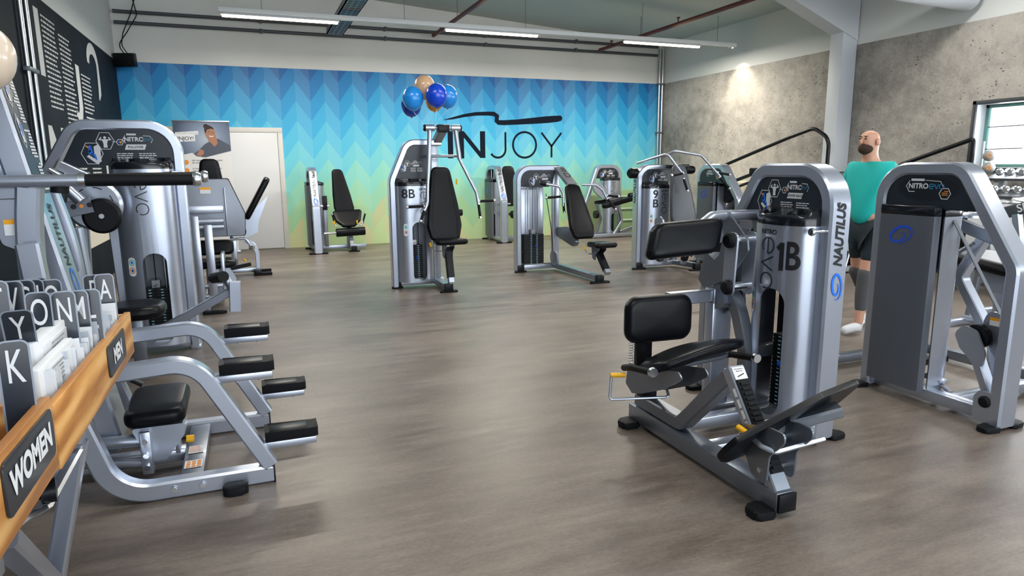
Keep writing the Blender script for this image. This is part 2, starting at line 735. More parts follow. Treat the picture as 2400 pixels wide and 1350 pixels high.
def mat_leftwall():
    m = mat('dark_lettered_wallpaper', '#1a212b', 0.7, spec=0.15)
    t = NT(m)
    sp = t.n.new('ShaderNodeSeparateXYZ')
    g2 = t.n.new('ShaderNodeNewGeometry')
    t.link(g2.outputs['Position'], sp.inputs[0])
    z = sp.outputs[2]
    n = t.noise(t.coords(), 1.2, 4)
    dark = t.ramp(n, [(0.3, '#11171f'), (0.7, '#1b2530')])
    up = t.math('GREATER_THAN', z, 3.28)
    mid = t.math('MULTIPLY', t.math('GREATER_THAN', z, 0.5), t.math('LESS_THAN', z, 1.22))
    mid = t.math('MULTIPLY', mid, t.math('GREATER_THAN', sp.outputs[1], 9.2))
    c = t.mix(up, dark, lin('#cdd2d3'))
    c = t.mix(mid, c, lin('#d5d0c4'))
    t.link(c, t.b.inputs['Base Color'])
    return m


M_FLOOR, M_MURAL, M_CONC, M_LEFT = mat_floor(), mat_mural(), mat_concrete(), mat_leftwall()
WHITEW = mat('white_plaster', '#c9ccca', 0.75, 0, 0.03, 2)
CEIL = mat('ceiling_panel_grey', '#a9b3b1', 0.7, 0, 0.06, 0.8)
WHITEM = mat('white_steel', '#c3c9cf', 0.5, 0, 0.03, 3)
DOORM = mat('white_door', '#d3d6da', 0.4, 0, 0.03, 2)
FRAMEM = mat('door_frame_white', '#cfcdc9', 0.45, 0, 0.04, 3)
DARKF = mat('dark_window_frame', '#3b3f45', 0.4, 0.2)
REDP = mat('oxide_red_pipe', '#5e2420', 0.5, 0, 0.15, 8)
TRAYM = mat('galvanised_tray', '#6f757d', 0.45, 0.6, 0.12, 12)
BEIGE = mat('radiator_cream', '#cfc9b2', 0.5)


def S(o):
    o['kind'] = 'structure'
    return o


S(MB().b2((XL - 0.2, YF, -0.2), (XR + 0.2, YB + 0.2, 0)).obj('floor', M_FLOOR))
S(MB().b2((XL - 0.2, YB, 0), (XR + 0.2, YB + 0.2, 5.2)).obj('wall_back', M_MURAL))
S(MB().b2((XL - 0.2, YF, 0), (XL, YB, 5.2)).obj('wall_left', M_LEFT))
# right wall with two window openings
k = MB()
WZ0, WZ1 = 1.43, 2.22
wins = [(-4.5, 2.2), (3.0, 6.11)]
k.b2((XR, YF, 0), (XR + 0.25, YB, WZ0)).b2((XR, YF, WZ1), (XR + 0.25, YB, 5.2))
k.b2((XR, YF, WZ0), (XR + 0.25, wins[0][0], WZ1)).b2((XR, wins[0][1], WZ0), (XR + 0.25, wins[1][0], WZ1)).b2((XR, wins[1][1], WZ0), (XR + 0.25, YB, WZ1))
S(k.obj('wall_right', M_CONC, smooth=False))
k = MB()
k.prism([(XL - 0.2, roof(XL - 0.2)), (XR + 0.3, roof(XR + 0.3)), (XR + 0.3, roof(XR + 0.3) + 0.15), (XL - 0.2, roof(XL - 0.2) + 0.15)], (0, (YF + YB) / 2, 0), (1, 0, 0), (0, 0, 1), YB - YF + 0.4)
S(k.obj('ceiling', CEIL, smooth=False))

GLASS = mat('window_glass', '#ffffff', 0.02, trans=1.0)
GREENF = mat('green_grey_sash', '#5f8f8a', 0.4, 0.1)
for i, (a, b) in enumerate(wins):
    fr = MB()
    for (lo, hi) in (((XR - 0.02, a - 0.05, WZ1), (XR + 0.05, b + 0.05, WZ1 + 0.05)), ((XR - 0.02, a - 0.05, WZ0 - 0.06), (XR + 0.05, b + 0.05, WZ0)),
                     ((XR - 0.02, a - 0.05, WZ0 - 0.06), (XR + 0.05, a, WZ1 + 0.05)), ((XR - 0.02, b, WZ0 - 0.06), (XR + 0.05, b + 0.05, WZ1 + 0.05))):
        fr.b2(lo, hi, 0.005)
    wf = S(fr.obj('window_%d' % (i + 1), DARKF))
    sa = MB()
    for yy in (a + 0.02, b - 0.02):
        sa.b2((XR + 0.17, yy - 0.025, WZ0), (XR + 0.22, yy + 0.025, WZ1), 0.004)
    for zz in (WZ0 + 0.02, WZ1 - 0.02):
        sa.b2((XR + 0.17, a, zz - 0.02), (XR + 0.22, b, zz + 0.02), 0.004)
    sa.obj('window_sash', GREENF, wf)
    rv = MB().b2((XR + 0.0, b - 0.004, WZ0), (XR + 0.2, b + 0.0, WZ1))
    rv.obj('window_reveal', WHITEM, wf)
    MB().b2((XR + 0.19, a, WZ0), (XR + 0.196, b, WZ1)).obj('window_pane', GLASS, wf, smooth=False)
    hb = MB()
    for zz in (1.66, 1.94):
        hb.cyl((XR + 0.18, b - 0.02, zz), (XR + 0.18, b - 0.5, zz + 0.002), 0.006, 8)
    hb.obj('blind_rod', DARKF, wf)

# steel column and rafter of the portal frame
k = MB().b2((8.5, 8.06, 0), (8.79, 8.30, 3.6), 0.004)
S(k.obj('column', WHITEM))
k = MB()
k.prism([(8.78, 3.33), (8.78, 4.2), (3.0, roof(3.0) + 0.05), (3.0, roof(3.0) - 0.12), (7.2, 3.93)], (0, 8.18, 0), (1, 0, 0), (0, 0, 1), 0.27)
S(k.obj('rafter', WHITEM, smooth=False))

# skirting boards
S(MB().b2((XR - 0.02, YF, 0), (XR, YB, 0.07), 0.004).obj('baseboard_right', DARKF))

# door in the mural wall
dr = MB()
dr.b2((-1.3, YB - 0.035, 2.13), (0.64, YB, 2.215), 0.004)
dr.b2((0.555, YB - 0.035, 0), (0.64, YB, 2.128), 0.004)
dr.b2((-1.3, YB - 0.035, 0), (-1.22, YB, 2.128), 0.004)
dfr = S(dr.obj('door_1', FRAMEM))
MB().b2((-1.215, YB - 0.025, 0.012), (0.55, YB - 0.001, 2.125), 0.003).obj('door_leaf', DOORM, dfr)
k = MB()
k.b2((-0.33, YB - 0.027, 0.012), (-0.325, YB - 0.02, 2.125))
k.obj('door_gap', DARKF, dfr)

# wall logo: painted letters and brush swoosh (flat print on the wall)
NAVY = mat('navy_print', '#141d2b', 0.8, spec=0.1)
d = Decal(flat((0, YB, 0), (1, 0, 0), (0, 0, 1), 0.003))
d.rect(3.79, 1.655, 3.90, 2.195)
d.rect(4.02, 1.65, 4.13, 2.195).rect(4.475, 1.66, 4.585, 2.195)
d.poly([(4.02, 2.195), (4.13, 2.195), (4.585, 1.66), (4.475, 1.66)])
W_ = 0.042
d.stroke([(5.03, 2.18), (5.03, 1.83)] + [(4.86 + 0.17 * math.cos(math.radians(-q)), 1.83 + 0.165 * math.sin(math.radians(-q))) for q in range(10, 151, 10)], W_)
d.arc(5.46, 1.925, 0.262, 0.262, 0, 360, W_, 40)
d.stroke([(5.845, 2.18), (6.08, 1.90), (6.31, 2.18)], W_).stroke([(6.08, 1.92), (6.08, 1.665)], W_)
sw = [(3.70, 2.405), (3.9, 2.44), (4.15, 2.50), (4.40, 2.538), (4.66, 2.548), (4.78, 2.545), (4.85, 2.50), (4.84, 2.41), (4.88, 2.375), (5.0, 2.372), (5.3, 2.39), (5.65, 2.42), (5.98, 2.45), (6.2, 2.47), (6.3, 2.485)]
ww = [0.004, 0.04, 0.06, 0.07, 0.078, 0.085, 0.085, 0.085, 0.095, 0.1, 0.105, 0.125, 0.14, 0.13, 0.11]
d.stroke(sw, ww).disc(6.28, 2.485, 0.05)
tag(d.obj('wall_lettering', NAVY, None), 'big dark painted logo lettering with brush swoosh on the turquoise chevron wall', 'wall lettering')

# white lettering on the dark left wall (surface faces +X; a runs along +Y)
WLET = mat('pale_wall_print', '#c6cbcd', 0.6)
LWALL = lambda y, z, q=0.0: V((XL + 0.003 + q, y, z))


def wall_print(name, lab, cat, fn):
    d = Decal(LWALL)
    fn(d)
    tag(d.obj(name, WLET, None), lab, cat)


wall_print('wall_letter', 'tall pale letter I high on the dark left wall beside the conduits', 'wall letter', lambda d: d.rect(8.52, 2.467, 8.70, 3.15))
wall_print('wall_letter', 'tall pale letter J between the columns of small print on the dark left wall', 'wall letter',
           lambda d: d.stroke([(10.27, 2.80), (10.26, 2.3), (10.2, 2.17), (10.08, 2.13), (9.96, 2.2)], [0.2, 0.2, 0.17, 0.12, 0.06]))
wall_print('wall_letter', 'big pale question mark high on the dark left wall', 'wall letter',
           lambda d: d.stroke([(11.02, 2.93)] + [(11.33 + 0.31 * math.cos(math.radians(q)), 2.95 + 0.21 * math.sin(math.radians(q))) for q in range(170, -1, -10)] + [(11.64, 2.75), (11.62, 2.6), (11.52, 2.48)], [0.12] + [0.15] * 18 + [0.17, 0.17, 0.04]))


def _n(d):
    d.rect(8.53, 1.33, 8.68, 1.96)
    d.rect(9.05, 1.33, 9.2, 1.96)
    d.poly([(8.53, 1.96), (8.68, 1.96), (9.2, 1.33), (9.05, 1.33)])


wall_print('wall_letter', 'huge pale letter N low on the dark left wall behind the pullover machine', 'wall letter', _n)
wall_print('wall_letter', 'pale upright letter I right of the low N on the dark left wall', 'wall letter', lambda d: d.rect(11.45, 1.30, 11.6, 1.66))
wall_print('wall_stripe', 'thin pale horizontal line under the question mark on the left wall', 'painted line', lambda d: d.rect(10.5, 2.16, 11.75, 2.18))
random.seed(3)
for (y_, z_, w_, n_, lab) in ((8.78, 3.10, 0.60, 19, 'first column of small white print right of the tall letter I'), (9.47, 3.02, 0.62, 20, 'second long column of small white print left of the letter J'),
                              (10.46, 2.70, 0.62, 10, 'short column of small white print right of the letter J'), (9.4, 1.70, 0.95, 8, 'lower left block of small print seen through the pullover arch'), (10.5, 1.70, 0.75, 8, 'lower right block of small print seen through the pullover arch')):
    wall_print('wall_text', lab + ' on the dark wall', 'wall text', lambda d: textlines(d, y_, z_, w_, n_, 0.052, 0.02))

# conduits on the walls
for (x, y, y2, lab, z1) in ((XL + 0.035, 7.92, 8.13, 'pair of grey conduits running up the dark lettered wall', 4.5), (8.70, 13.2, 13.2, 'pair of grey conduits rising in the corner between turquoise and concrete walls', 4.0)):
    t = Thing('conduit_pipe', lab, 'pipe', (x, y, 0))
    if y != y2:
        pts = [(x, y, 0), (x, y, z1)], [(x, y2, 0), (x, y2, z1)]
        MB().cyl(*pts[0], 0.022, 12).obj('pipe', STEEL, t)
        MB().cyl(*pts[1], 0.022, 12).obj('pipe', STEEL, t)
        for z in (0.9, 2.45):
            MB().b2((XL + 0.006, y - 0.05, z - 0.02), (XL + 0.07, y2 + 0.05, z + 0.02), 0.004).obj('clamp', TRAYM, t)
    else:
        MB().cyl((8.66, y, 0), (8.66, y, z1), 0.025, 12).obj('pipe', STEEL, t)
        MB().cyl((8.74, y, 0), (8.74, y, z1), 0.03, 12).obj('pipe', STEEL, t)
        for z in (1.2, 2.2, 3.25):
            MB().b2((8.62, YB - 0.13, z - 0.02), (8.79, YB - 0.05, z + 0.02), 0.004).obj('clamp', TRAYM, t)

# oxide-red sprinkler pipes hanging under the roof
for x, z, lab in ((3.5, 3.96, 'short oxide red sprinkler pipe beyond the middle light tube'), (7.1, 3.88, 'long oxide red sprinkler pipe running towards the right light tube')):
    t = Thing('sprinkler_pipe', lab, 'pipe', (x, 9, z))
    MB().cyl((x, 13.1, z), (x, -2, z), 0.035, 14).obj('pipe', REDP, t)
    for y in (12.6, 10.3, 8.2):
        h = MB().cyl((x, y, z), (x, y, z + 0.1), 0.012, 8)
        h.cyl((x, y, z + 0.09), (x, y, z + 0.11), 0.03, 10)
        h.obj('sprinkler_head', REDP, t)
    for yh in (11.5, 6.5):
        MB().cyl((x, yh, z), (x, yh, roof(x)), 0.006, 8).obj('hanger', TRAYM, t)

# cable tray
t = Thing('cable_tray', 'grey perforated cable tray hanging under the ceiling behind the left light tube', 'cable tray', (1.58, 9, 3.8))
k = MB()
k.b2((1.44, -2, 3.76), (1.72, 12.5, 3.775)).b2((1.44, -2, 3.76), (1.455, 12.5, 3.85)).b2((1.705, -2, 3.76), (1.72, 12.5, 3.85))
k.obj('tray', TRAYM, t)
k = MB()
for i in range(60):
    for xx in (1.5, 1.58, 1.66):
        k.b2((xx - 0.028, 12.4 - i * 0.14, 3.757), (xx + 0.028, 12.33 - i * 0.14, 3.761))
k.obj('perforations', mat('slot_dark', '#3b4048', 0.7), t)
k = MB()
for q in range(3):
    k.cyl((1.5 + q * 0.06, 12.5, 3.79), (1.5 + q * 0.06, -2, 3.79), 0.018, 8)
k.obj('cable', RUBBER, t)
for yh in (11, 7):
    MB().cyl((1.58, yh, 3.8), (1.58, yh, roof(1.58)), 0.006, 8).obj('hanger', TRAYM, t)

# black conduits along the back wall under the roof
for z, yy, lab in ((4.05, 13.2, 'upper dark conduit running along the back wall under the roof'), (3.88, 13.22, 'lower dark conduit running along the back wall under the roof')):
    k = MB()
    k.cyl((XL + 0.05, yy, z), (8.6, yy, z - 0.02), 0.03, 10)
    for x in (0.4, 2.6, 4.6, 6.6):
        k.b2((x - 0.02, yy - 0.035, z - 0.04), (x + 0.02, YB - 0.02, z + 0.03), 0.004)
    tag(k.obj('conduit', mat('dark_conduit', '#4a4e55', 0.45, 0.3), None), lab, 'pipe')

# fat ventilation duct at the top right
k = MB().cyl((6.55, 6.3, 3.62), (8.7, 6.3, 3.55), 0.16, 28)
tag(k.obj('ventilation_duct', WHITEM, None), 'round white ventilation duct crossing above the white column', 'duct')

# light track with three tube lamps
TY, TZ = 10.65, 3.68
t = Thing('light_track', 'long white ceiling light rail spanning the hall on thin wires', 'light rail', (4.2, TY, TZ))
k = MB().b2((-0.22, TY - 0.035, TZ - 0.045), (8.62, TY + 0.035, TZ + 0.02), 0.004)
k.obj('rail', mat('light_rail_white', '#dfe3e4', 0.5), t)
k = MB()
for x in (0.35, 2.4, 4.4, 6.6, 8.2):
    k.cyl((x, TY, TZ), (x, TY, roof(x)), 0.004, 6)
k.obj('wire', TRAYM, t)
EM = mat('lamp_tube', '#fff3da', 0.4, emit=('#ffe2ae', 9.0))
for x0, x1, lab in ((-0.2, 1.42, 'leftmost glowing tube lamp under the ceiling light rail'), (3.03, 4.63, 'middle glowing tube lamp under the ceiling light rail'), (6.23, 7.83, 'rightmost glowing tube lamp under the ceiling light rail')):
    l = Thing('tube_lamp', lab, 'lamp', ((x0 + x1) / 2, TY, TZ - 0.06), group='tube lamps on the light rail')
    MB().b2((x0, TY - 0.03, TZ - 0.075), (x1, TY + 0.03, TZ - 0.046), 0.004).obj('housing', WHITEM, l)
    MB().b2((x0 + 0.02, TY - 0.026, TZ - 0.105), (x1 - 0.02, TY + 0.026, TZ - 0.076), 0.01).obj('diffuser', EM, l)
    al = area_light('tube_light', ((x0 + x1) / 2, TY, TZ - 0.12), (0, 0, 0), x1 - x0, 0.06, 70, (1.0, 0.93, 0.82))
# small spot at the end of the rail, washing the concrete wall
t = Thing('spot_lamp', 'small white spotlight at the right end of the light rail', 'lamp', (8.45, TY, TZ - 0.1))
MB().cyl((8.45, TY, TZ - 0.045), (8.45, TY, TZ - 0.075), 0.02, 12).obj('stem', WHITEM, t)
MB().cyl((8.56, TY, TZ - 0.045), (8.57, TY, TZ - 0.05), 0.03, 16).obj('lamp_head', WHITEM, t)
sl = bpy.data.lights.new('wall_spot', 'SPOT')
sl.energy = 85
sl.color = (1.0, 0.9, 0.68)
sl.spot_size = math.radians(88)
sl.spot_blend = 0.8
sl.shadow_soft_size = 0.03
so = bpy.data.objects.new('wall_spot', sl)
COL.objects.link(so)
so.location = (8.55, TY, TZ - 0.06)
so.rotation_euler = (0, math.radians(-4), 0)

# speaker in the left corner with its cables
t = Thing('wall_speaker', 'black wall speaker in the corner above the turquoise wall', 'speaker', (-1.75, 12.95, 3.12))
k = MB().box((-1.74, 12.98, 3.25), (0.30, 0.2, 0.22), Matrix.Rotation(math.radians(-18), 3, 'Z') @ Matrix.Rotation(math.radians(8), 3, 'X'), 0.02)
k.obj('cabinet', PLASTIC, t)
k = MB().box((-1.72, 12.872, 3.24), (0.27, 0.012, 0.19), Matrix.Rotation(math.radians(-18), 3, 'Z') @ Matrix.Rotation(math.radians(8), 3, 'X'), 0.004)
k.obj('grille', RUBBER, t)
MB().b2((-1.85, 13.05, 3.2), (-1.75, 13.3, 3.28), 0.01).obj('bracket', PLASTIC, t)
k = MB()
for q in (0, 0.05):
    k.tube([(-1.75 + q, 13.0, 3.36), (-1.84 + q, 13.1, 3.5), (-1.7 - q, 13.12, 3.7), (-1.52 - q * 2, 13.15, 4.0), (-1.58 + q, 13.2, 4.3)], 0.008, fil=0.15, n=6)
tag(k.obj('speaker_cable', RUBBER, None), 'two thin black cables dangling down the wall to the corner speaker', 'cable')

# cream panel radiator on the concrete wall
t = Thing('radiator', 'cream ribbed panel radiator on the concrete wall', 'radiator', (8.72, 10.4, 0.45))
MB().b2((8.66, 9.5, 0.5), (8.76, 11.3, 1.18), 0.01).obj('panel', BEIGE, t)
k = MB()
for i in range(60):
    k.b2((8.652, 9.52 + i * 0.0297, 0.53), (8.662, 9.535 + i * 0.0297, 1.15))
k.obj('ribs', BEIGE, t)
k = MB()
for y in (9.8, 11.0):
    k.b2((8.7, y, 0), (8.74, y + 0.04, 0.5))
k.obj('leg', BEIGE, t)


# ------------------------------------------------------------------ weight-machine towers
REARM = mat('dark_grey_cover', '#5f646d', 0.4, 0.5, 0.04, 12)


def swirl(d, cx, cy, r, ry=None, mir=1, rot=0.35, w=1.0):
    """the spiral emblem: an ellipse that curls in on itself"""
    ry = ry or r * 0.62
    pts, ws = [], []
    N = 56
    for i in range(N + 1):
        q = i / N
        a = -1.9 + q * 9.6
        f = 1.0 if q < 0.35 else 1.0 - 0.72 * ((q - 0.35) / 0.65) ** 0.9
        x, y = r * f * math.cos(a) * mir, ry * f * math.sin(a)
        c, s_ = math.cos(rot), math.sin(rot)
        pts.append((cx + x * c - y * s_, cy + x * s_ + y * c))
        ws.append(min(r, ry) * w * (0.04 + 0.36 * math.sin(PI * min(1, q * 1.02 + 0.03)) * (1 - 0.25 * q)))
    d.stroke(pts, ws)
    return d


def hexagon(r, cx, cy, ry=None, n=6, a0=0):
    return [(cx + r * math.cos(math.radians(a0 + 60 * i)), cy + (ry or r) * math.sin(math.radians(a0 + 60 * i))) for i in range(n)]


def evo(d, x, y, s, w, rot=-PI / 2):
    """thin rounded letters 'evo' set along rot, x,y the centre of the e"""
    c, sn = math.cos(rot), math.sin(rot)

    def T(px, py):
        return (x + px * c - py * sn, y + px * sn + py * c)
    r = s * 0.5
    d.stroke([T(r * math.cos(math.radians(a)), r * math.sin(math.radians(a))) for a in [0] + list(range(12, 316, 12))], w)
    d.stroke([T(-r * 0.9, 0), T(r, 0)], w)
    d.stroke([T(r * 1.35, r), T(r * 2.25, -r), T(r * 3.15, r)], w)
    d.stroke([T(r * 4.5 + r * math.cos(math.radians(a)), r * math.sin(math.radians(a))) for a in range(-30, 316, 12)], w)
    return d


def figure_icon(d, hx, hy, h, pose):
    """small exercising figure for the label hexagons"""
    if pose == 'sit':
        d.disc(hx - h * 0.02, hy + h * 0.62, h * 0.11)
        d.stroke([(hx, hy + h * 0.5), (hx + h * 0.04, hy + h * 0.02)], h * 0.26)
        d.stroke([(hx + h * 0.02, hy + h * 0.05), (hx + h * 0.28, hy - h * 0.02), (hx + h * 0.36, hy - h * 0.5)], h * 0.14)
        d.stroke([(hx + h * 0.02, hy + h * 0.4), (hx - h * 0.14, hy + h * 0.1)], h * 0.09)
    else:
        d.disc(hx, hy + h * 0.48, h * 0.12)
        d.poly([(hx - h * 0.26, hy + h * 0.33), (hx - h * 0.15, hy - h * 0.1), (hx - h * 0.17, hy - h * 0.45), (hx + h * 0.17, hy - h * 0.45), (hx + h * 0.15, hy - h * 0.1), (hx + h * 0.26, hy + h * 0.33)])
        for q in (-1, 1):
            d.stroke([(hx + q * h * 0.22, hy + h * 0.26), (hx + q * h * 0.46, hy + h * 0.3), (hx + q * h * 0.3, hy + h * 0.52)], h * 0.1)
    return d


def full_label(t, surf, cx, cy, s, title='', parent=None, back=False, flipx=False, rows=3):
    """instruction label artwork; s = width of the artwork; grows from its centre (cx, cy)"""
    g = (lambda x, y, q=0.0: surf(cx + x * s, cy + y * s, q))
    P = parent
    if back:
        d = Decal(g).up(0.001)
        d.rect(-0.42, 0.13, -0.05, 0.19)
        d.text('NITRO', -0.21, 0.0, 0.18, 0.03)
        d.stroke([(-0.46, 0.14), (-0.55, 0.0), (-0.46, -0.14), (-0.3, -0.14)], 0.018)
        d.stroke([(-0.02, 0.15), (0.38, 0.13), (0.46, 0.0)], 0.015)
        d.stroke(hexagon(0.15, 0.52, -0.17, a0=0), 0.018, True)
        d.obj('label_print', LABELW, P)
        d = Decal(g).up(0.001)
        evo(d, 0.15, 0.0, 0.12, 0.02, 0.0)
        d.obj('label_print', LABELC, P)
        d = Decal(g).up(0.001)
        d.rect(0.44, -0.21, 0.60, -0.19).rect(0.44, -0.165, 0.60, -0.145).rect(0.5, -0.12, 0.60, -0.10)
        d.obj('flag_print', ORANGE, P)
        return
    d = Decal(g).up(0.001)
    d.rect(0.06, 0.17, 0.2, 0.2)
    d.text('NITRO', 0.165, 0.105, 0.095, 0.03)
    d.stroke([(0.04, 0.17), (0.0, 0.1), (0.04, 0.045)], 0.009)
    d.stroke([(0.3, 0.165), (0.4, 0.16), (0.44, 0.1), (0.41, 0.05)], 0.009)
    d.poly([(0.02, -0.06), (0.05, 0.025), (0.34, 0.025), (0.31, -0.06)])
    d.stroke(hexagon(0.05, -0.04, 0.06), 0.008, True)
    d.stroke([(-0.15, 0.07), (-0.09, 0.065)], 0.008)
    d.stroke(hexagon(0.13, -0.25, 0.08, 0.15, a0=0), 0.009, True)
    d.stroke(hexagon(0.155, -0.45, -0.12, 0.19, a0=0), 0.009, True)
    figure_icon(d, -0.25, 0.05, 0.17, 'stand')
    d.poly([(-0.42, -0.22), (-0.42, -0.01), (-0.36, 0.02), (-0.33, -0.02), (-0.33, -0.25), (-0.4, -0.28)])
    d.poly([(-0.53, -0.17), (-0.5, -0.14), (-0.36, -0.25), (-0.38, -0.3)])
    textlines(d, -0.1, -0.13, 0.27, 3, 0.032, 0.014)
    textlines(d, 0.22, -0.13, 0.26, 3, 0.032, 0.014)
    if rows > 3:
        textlines(d, -0.1, -0.24, 0.27, 3, 0.032, 0.014)
        textlines(d, 0.22, -0.24, 0.26, 3, 0.032, 0.014)
    d.obj('label_print', LABELW, P)
    d = Decal(g).up(0.002)
    figure_icon(d, -0.47, -0.14, 0.2, 'sit')
    d.rect(-0.06, 0.05, -0.04, 0.075)
    d.obj('figure_print', SWIRL, P)
    d = Decal(g).up(0.0015)
    evo(d, 0.32, 0.105, 0.045, 0.012, 0.0)
    d.obj('label_print', LABELD, P)
    d = Decal(g).up(0.002)
    d.rect(-0.04, 0.04, -0.015, 0.075).stroke([(-0.53, 0.0), (-0.49, -0.03)], 0.02)
    d.obj('flag_print', ORANGE, P)
    if title:
        d = Decal(g).up(0.002)
        d.text(title, 0.18, -0.018, 0.048, 0.02)
        d.obj('title_print', INK, P)


def sup(n, hw, dep, e=2.6):
    """half-superellipse profile from (-hw,0) over (0,dep) to (hw,0)"""
    r = []
    for i in range(n + 1):
        a = PI * i / n
        c, s_ = math.cos(a), math.sin(a)
        r.append((-hw * (abs(c) ** (2 / e)) * (1 if c > 0 else -1), dep * (abs(s_) ** (2 / e))))
    return r


def tower(t, L=0.95, side=1, knee=1.0, cover=True, plate='full', title='', num=None, rear='flat', H=1.5, slope=0.5,
          tw=0.14, letter=None, stackw=0.2, evo_on=True, feet=True, arch=None, num_pos=None, lowdetail=False, slot=(0.11, 0.83), cov=(0.065, 0.465), top_z=1.18):
    """Tower in local frame: post at u=0, diagonal leg at u=L, label faces side*y.
    returns function S(u, v, z) -> local point and the cover mapping"""
    sg = side
    hw = tw / 2

    def P(u, v, z):
        return V((u, sg * v, z))
    q = 0.0375
    xc = 0.584 - 0.03
    if arch is None:
        arch = [(q, 0.02), (q, H - q), (xc + (0), H - q), (L - q, knee), (L - q, 0.02)]
        fil = [0, 0.19, 0.13, 0.10, 0]
    else:
        arch, fil = arch
    k = MB()
    k.sweep([P(u, 0, z) for u, z in arch], tw, 0.075, up=(0, 1, 0), fil=fil, seg=8, cr=0.012)
    k.obj('arch_frame', SILVER, t)
    # base rail
    k = MB().b2(P(q, -0.045, 0.03), P(arch[-1][0], 0.045, 0.10), 0.006)
    k.obj('base_rail', SILVER, t)
    if feet:
        for u in (0.03, arch[-1][0]):
            for v in (-1, 1):
                f = MB()
                f.prism(f2([(-0.05, 0), (0.05, 0), (0.035, 0.11), (-0.035, 0.11)], 0.02), P(u, v * (hw - 0.02), 0.014), (1, 0, 0), (0, v * sg, 0), 0.028, 0.008)
                f.obj('rubber_foot', RUBBER, t)
    # label plate inside the arch
    ir = 0.075
    if arch is not None and plate:
        zb = top_z + 0.04
        if isinstance(plate, dict):
            poly = plate['poly']
        else:
            sl = (L - 2 * q - (xc - q)) / (H - q - knee) if knee < H - q else 0
            u_at = lambda z: xc + (H - q - z) * (L - q - xc) / (H - q - knee)
            poly = f2([(ir - 0.01, zb), (u_at(zb) - 0.028, zb), (xc + 0.02, H - ir + 0.01), (ir - 0.01, H - ir + 0.01)], [0.001, 0.001, 0.13, 0.14], 6)
        pl = MB().prism(poly, P(0, hw - 0.03, 0), (1, 0, 0), (0, 0, 1), 0.03).obj('label_plate', WEAVE, t)
        outn = V((0, sg, 0))
        a = V((1, 0, 0)) if sg < 0 else V((-1, 0, 0))
        cu = sum(p[0] for p in poly) / len(poly)
        cz = sum(p[1] for p in poly) / len(poly)
        surf = flat(P(cu, hw - 0.015, cz), a, (0, 0, 1), 0.001)
        lw = (max(p[0] for p in poly) - min(p[0] for p in poly))
        lefts = sg < 0
        full_label(t, surf, 0.015, 0.022, lw * 0.60, title, pl, rows=6 if not lowdetail else 3)
        if rear == 'swirl' or rear == 'back':
            pr = MB().prism(poly, P(0, -hw + 0.03, 0), (1, 0, 0), (0, 0, 1), 0.03).obj('label_plate', WEAVE, t)
            oval = Decal(flat(P(cu, -hw + 0.015, cz), -a, (0, 0, 1), 0.001))
            oval.disc(0.0, 0.03, 0.2, 32, 0.075)
            oval.obj('label_oval', LABELK, pr)
            full_label(t, flat(P(cu, -hw + 0.015, cz), -a, (0, 0, 1), 0.002), -0.01, 0.045, 0.24, '', pr, back=True)
    u0, u1 = cov
    uc, chw = (u0 + u1) / 2, (u1 - u0) / 2
    # weight stack, rods, pin
    zb, n = 0.115, 18
    k = MB()
    pt = 0.0235
    for i in range(n):
        k.b2(P(uc - stackw / 2, -0.055, zb + i * pt), P(uc + stackw / 2, 0.055, zb + i * pt + pt - 0.003))
    ws = k.obj('weight_stack', PLATEM, t, smooth=False)
    k = MB().b2(P(uc - stackw / 2, -0.055, 0.10), P(uc + stackw / 2, 0.055, 0.113))
    k.obj('stack_base', STEEL, t)
    MB().b2(P(uc - 0.03, -0.03, zb + n * pt), P(uc + 0.03, 0.03, zb + n * pt + 0.06)).obj('stack_head', STEEL, t)
    d = Decal(flat(P(uc, 0.057, 0), (1, 0, 0) if sg < 0 else (-1, 0, 0), (0, 0, 1)))
    for i in range(n):
        for x in (-0.055, 0.035):
            d.rect(x, zb + i * pt + 0.006, x + 0.02, zb + i * pt + 0.014)
    d.obj('weight_number', mat('number_cyan', '#8fd0ea', 0.5) if 'number_cyan' not in bpy.data.materials else bpy.data.materials['number_cyan'], ws)
    MB().ball(P(uc + 0.02, 0.075, zb + 11 * pt), 0.014, (1, 1, 1.3), 12, 8).obj('selector_pin', BLUEP, t)
    for x in (-0.075, 0.075):
        MB().cyl(P(uc + x, 0, 0.1), P(uc + x, 0, H - 0.06), 0.0085, 10).obj('guide_rod', CHROME, t)
    MB().cyl(P(uc, 0, zb + n * pt), P(uc, 0, H - 0.1), 0.004, 8).obj('cable', RUBBER, t)
    k = MB()
    pts = [(uc - 0.012 + 0.012 * (i % 2) * 2, zb + n * pt + 0.03 - i * 0.013) for i in range(14)]
    k.tube([P(u, 0.066 + 0.004 * (i % 2), z) for i, (u, z) in enumerate(pts)], 0.003, n=5)
    k.obj('pin_cord', RUBBER, t)
    if rear:
        dep = 0.045
        prof = f2([(u0, 0), (u1, 0), (u1, -dep - hw + 0.02), (u0, -dep - hw + 0.02)], [0.001, 0.001, 0.05, 0.03], 6)
        prof = [(u, v) for u, v in prof]
        # thin U shaped cover
        mid = [p for p in prof]
        k = MB()
        outer = [(u0, -hw + 0.01), (u0, -hw - dep + 0.03), (u0 + 0.03, -hw - dep), (u1 - 0.05, -hw - dep), (u1 - 0.015, -hw - dep + 0.015), (u1, -hw - dep + 0.05), (u1, -0.062)]
        inner = [(u - 0.008 * (1 if u > uc else -1), v + 0.008) for u, v in outer]
        poly = outer + list(reversed(inner))
        k.prism(poly, P(0, 0, (0.09 + top_z) / 2), (1, 0, 0), (0, sg, 0), top_z - 0.09)
        rc = k.obj('rear_cover', REARM, t)
        k = MB()
        k.prism([(u, v) for u, v in outer], P(0, 0, top_z + 0.03), (1, 0, 0), (0, sg, 0), 0.06, 0.01)
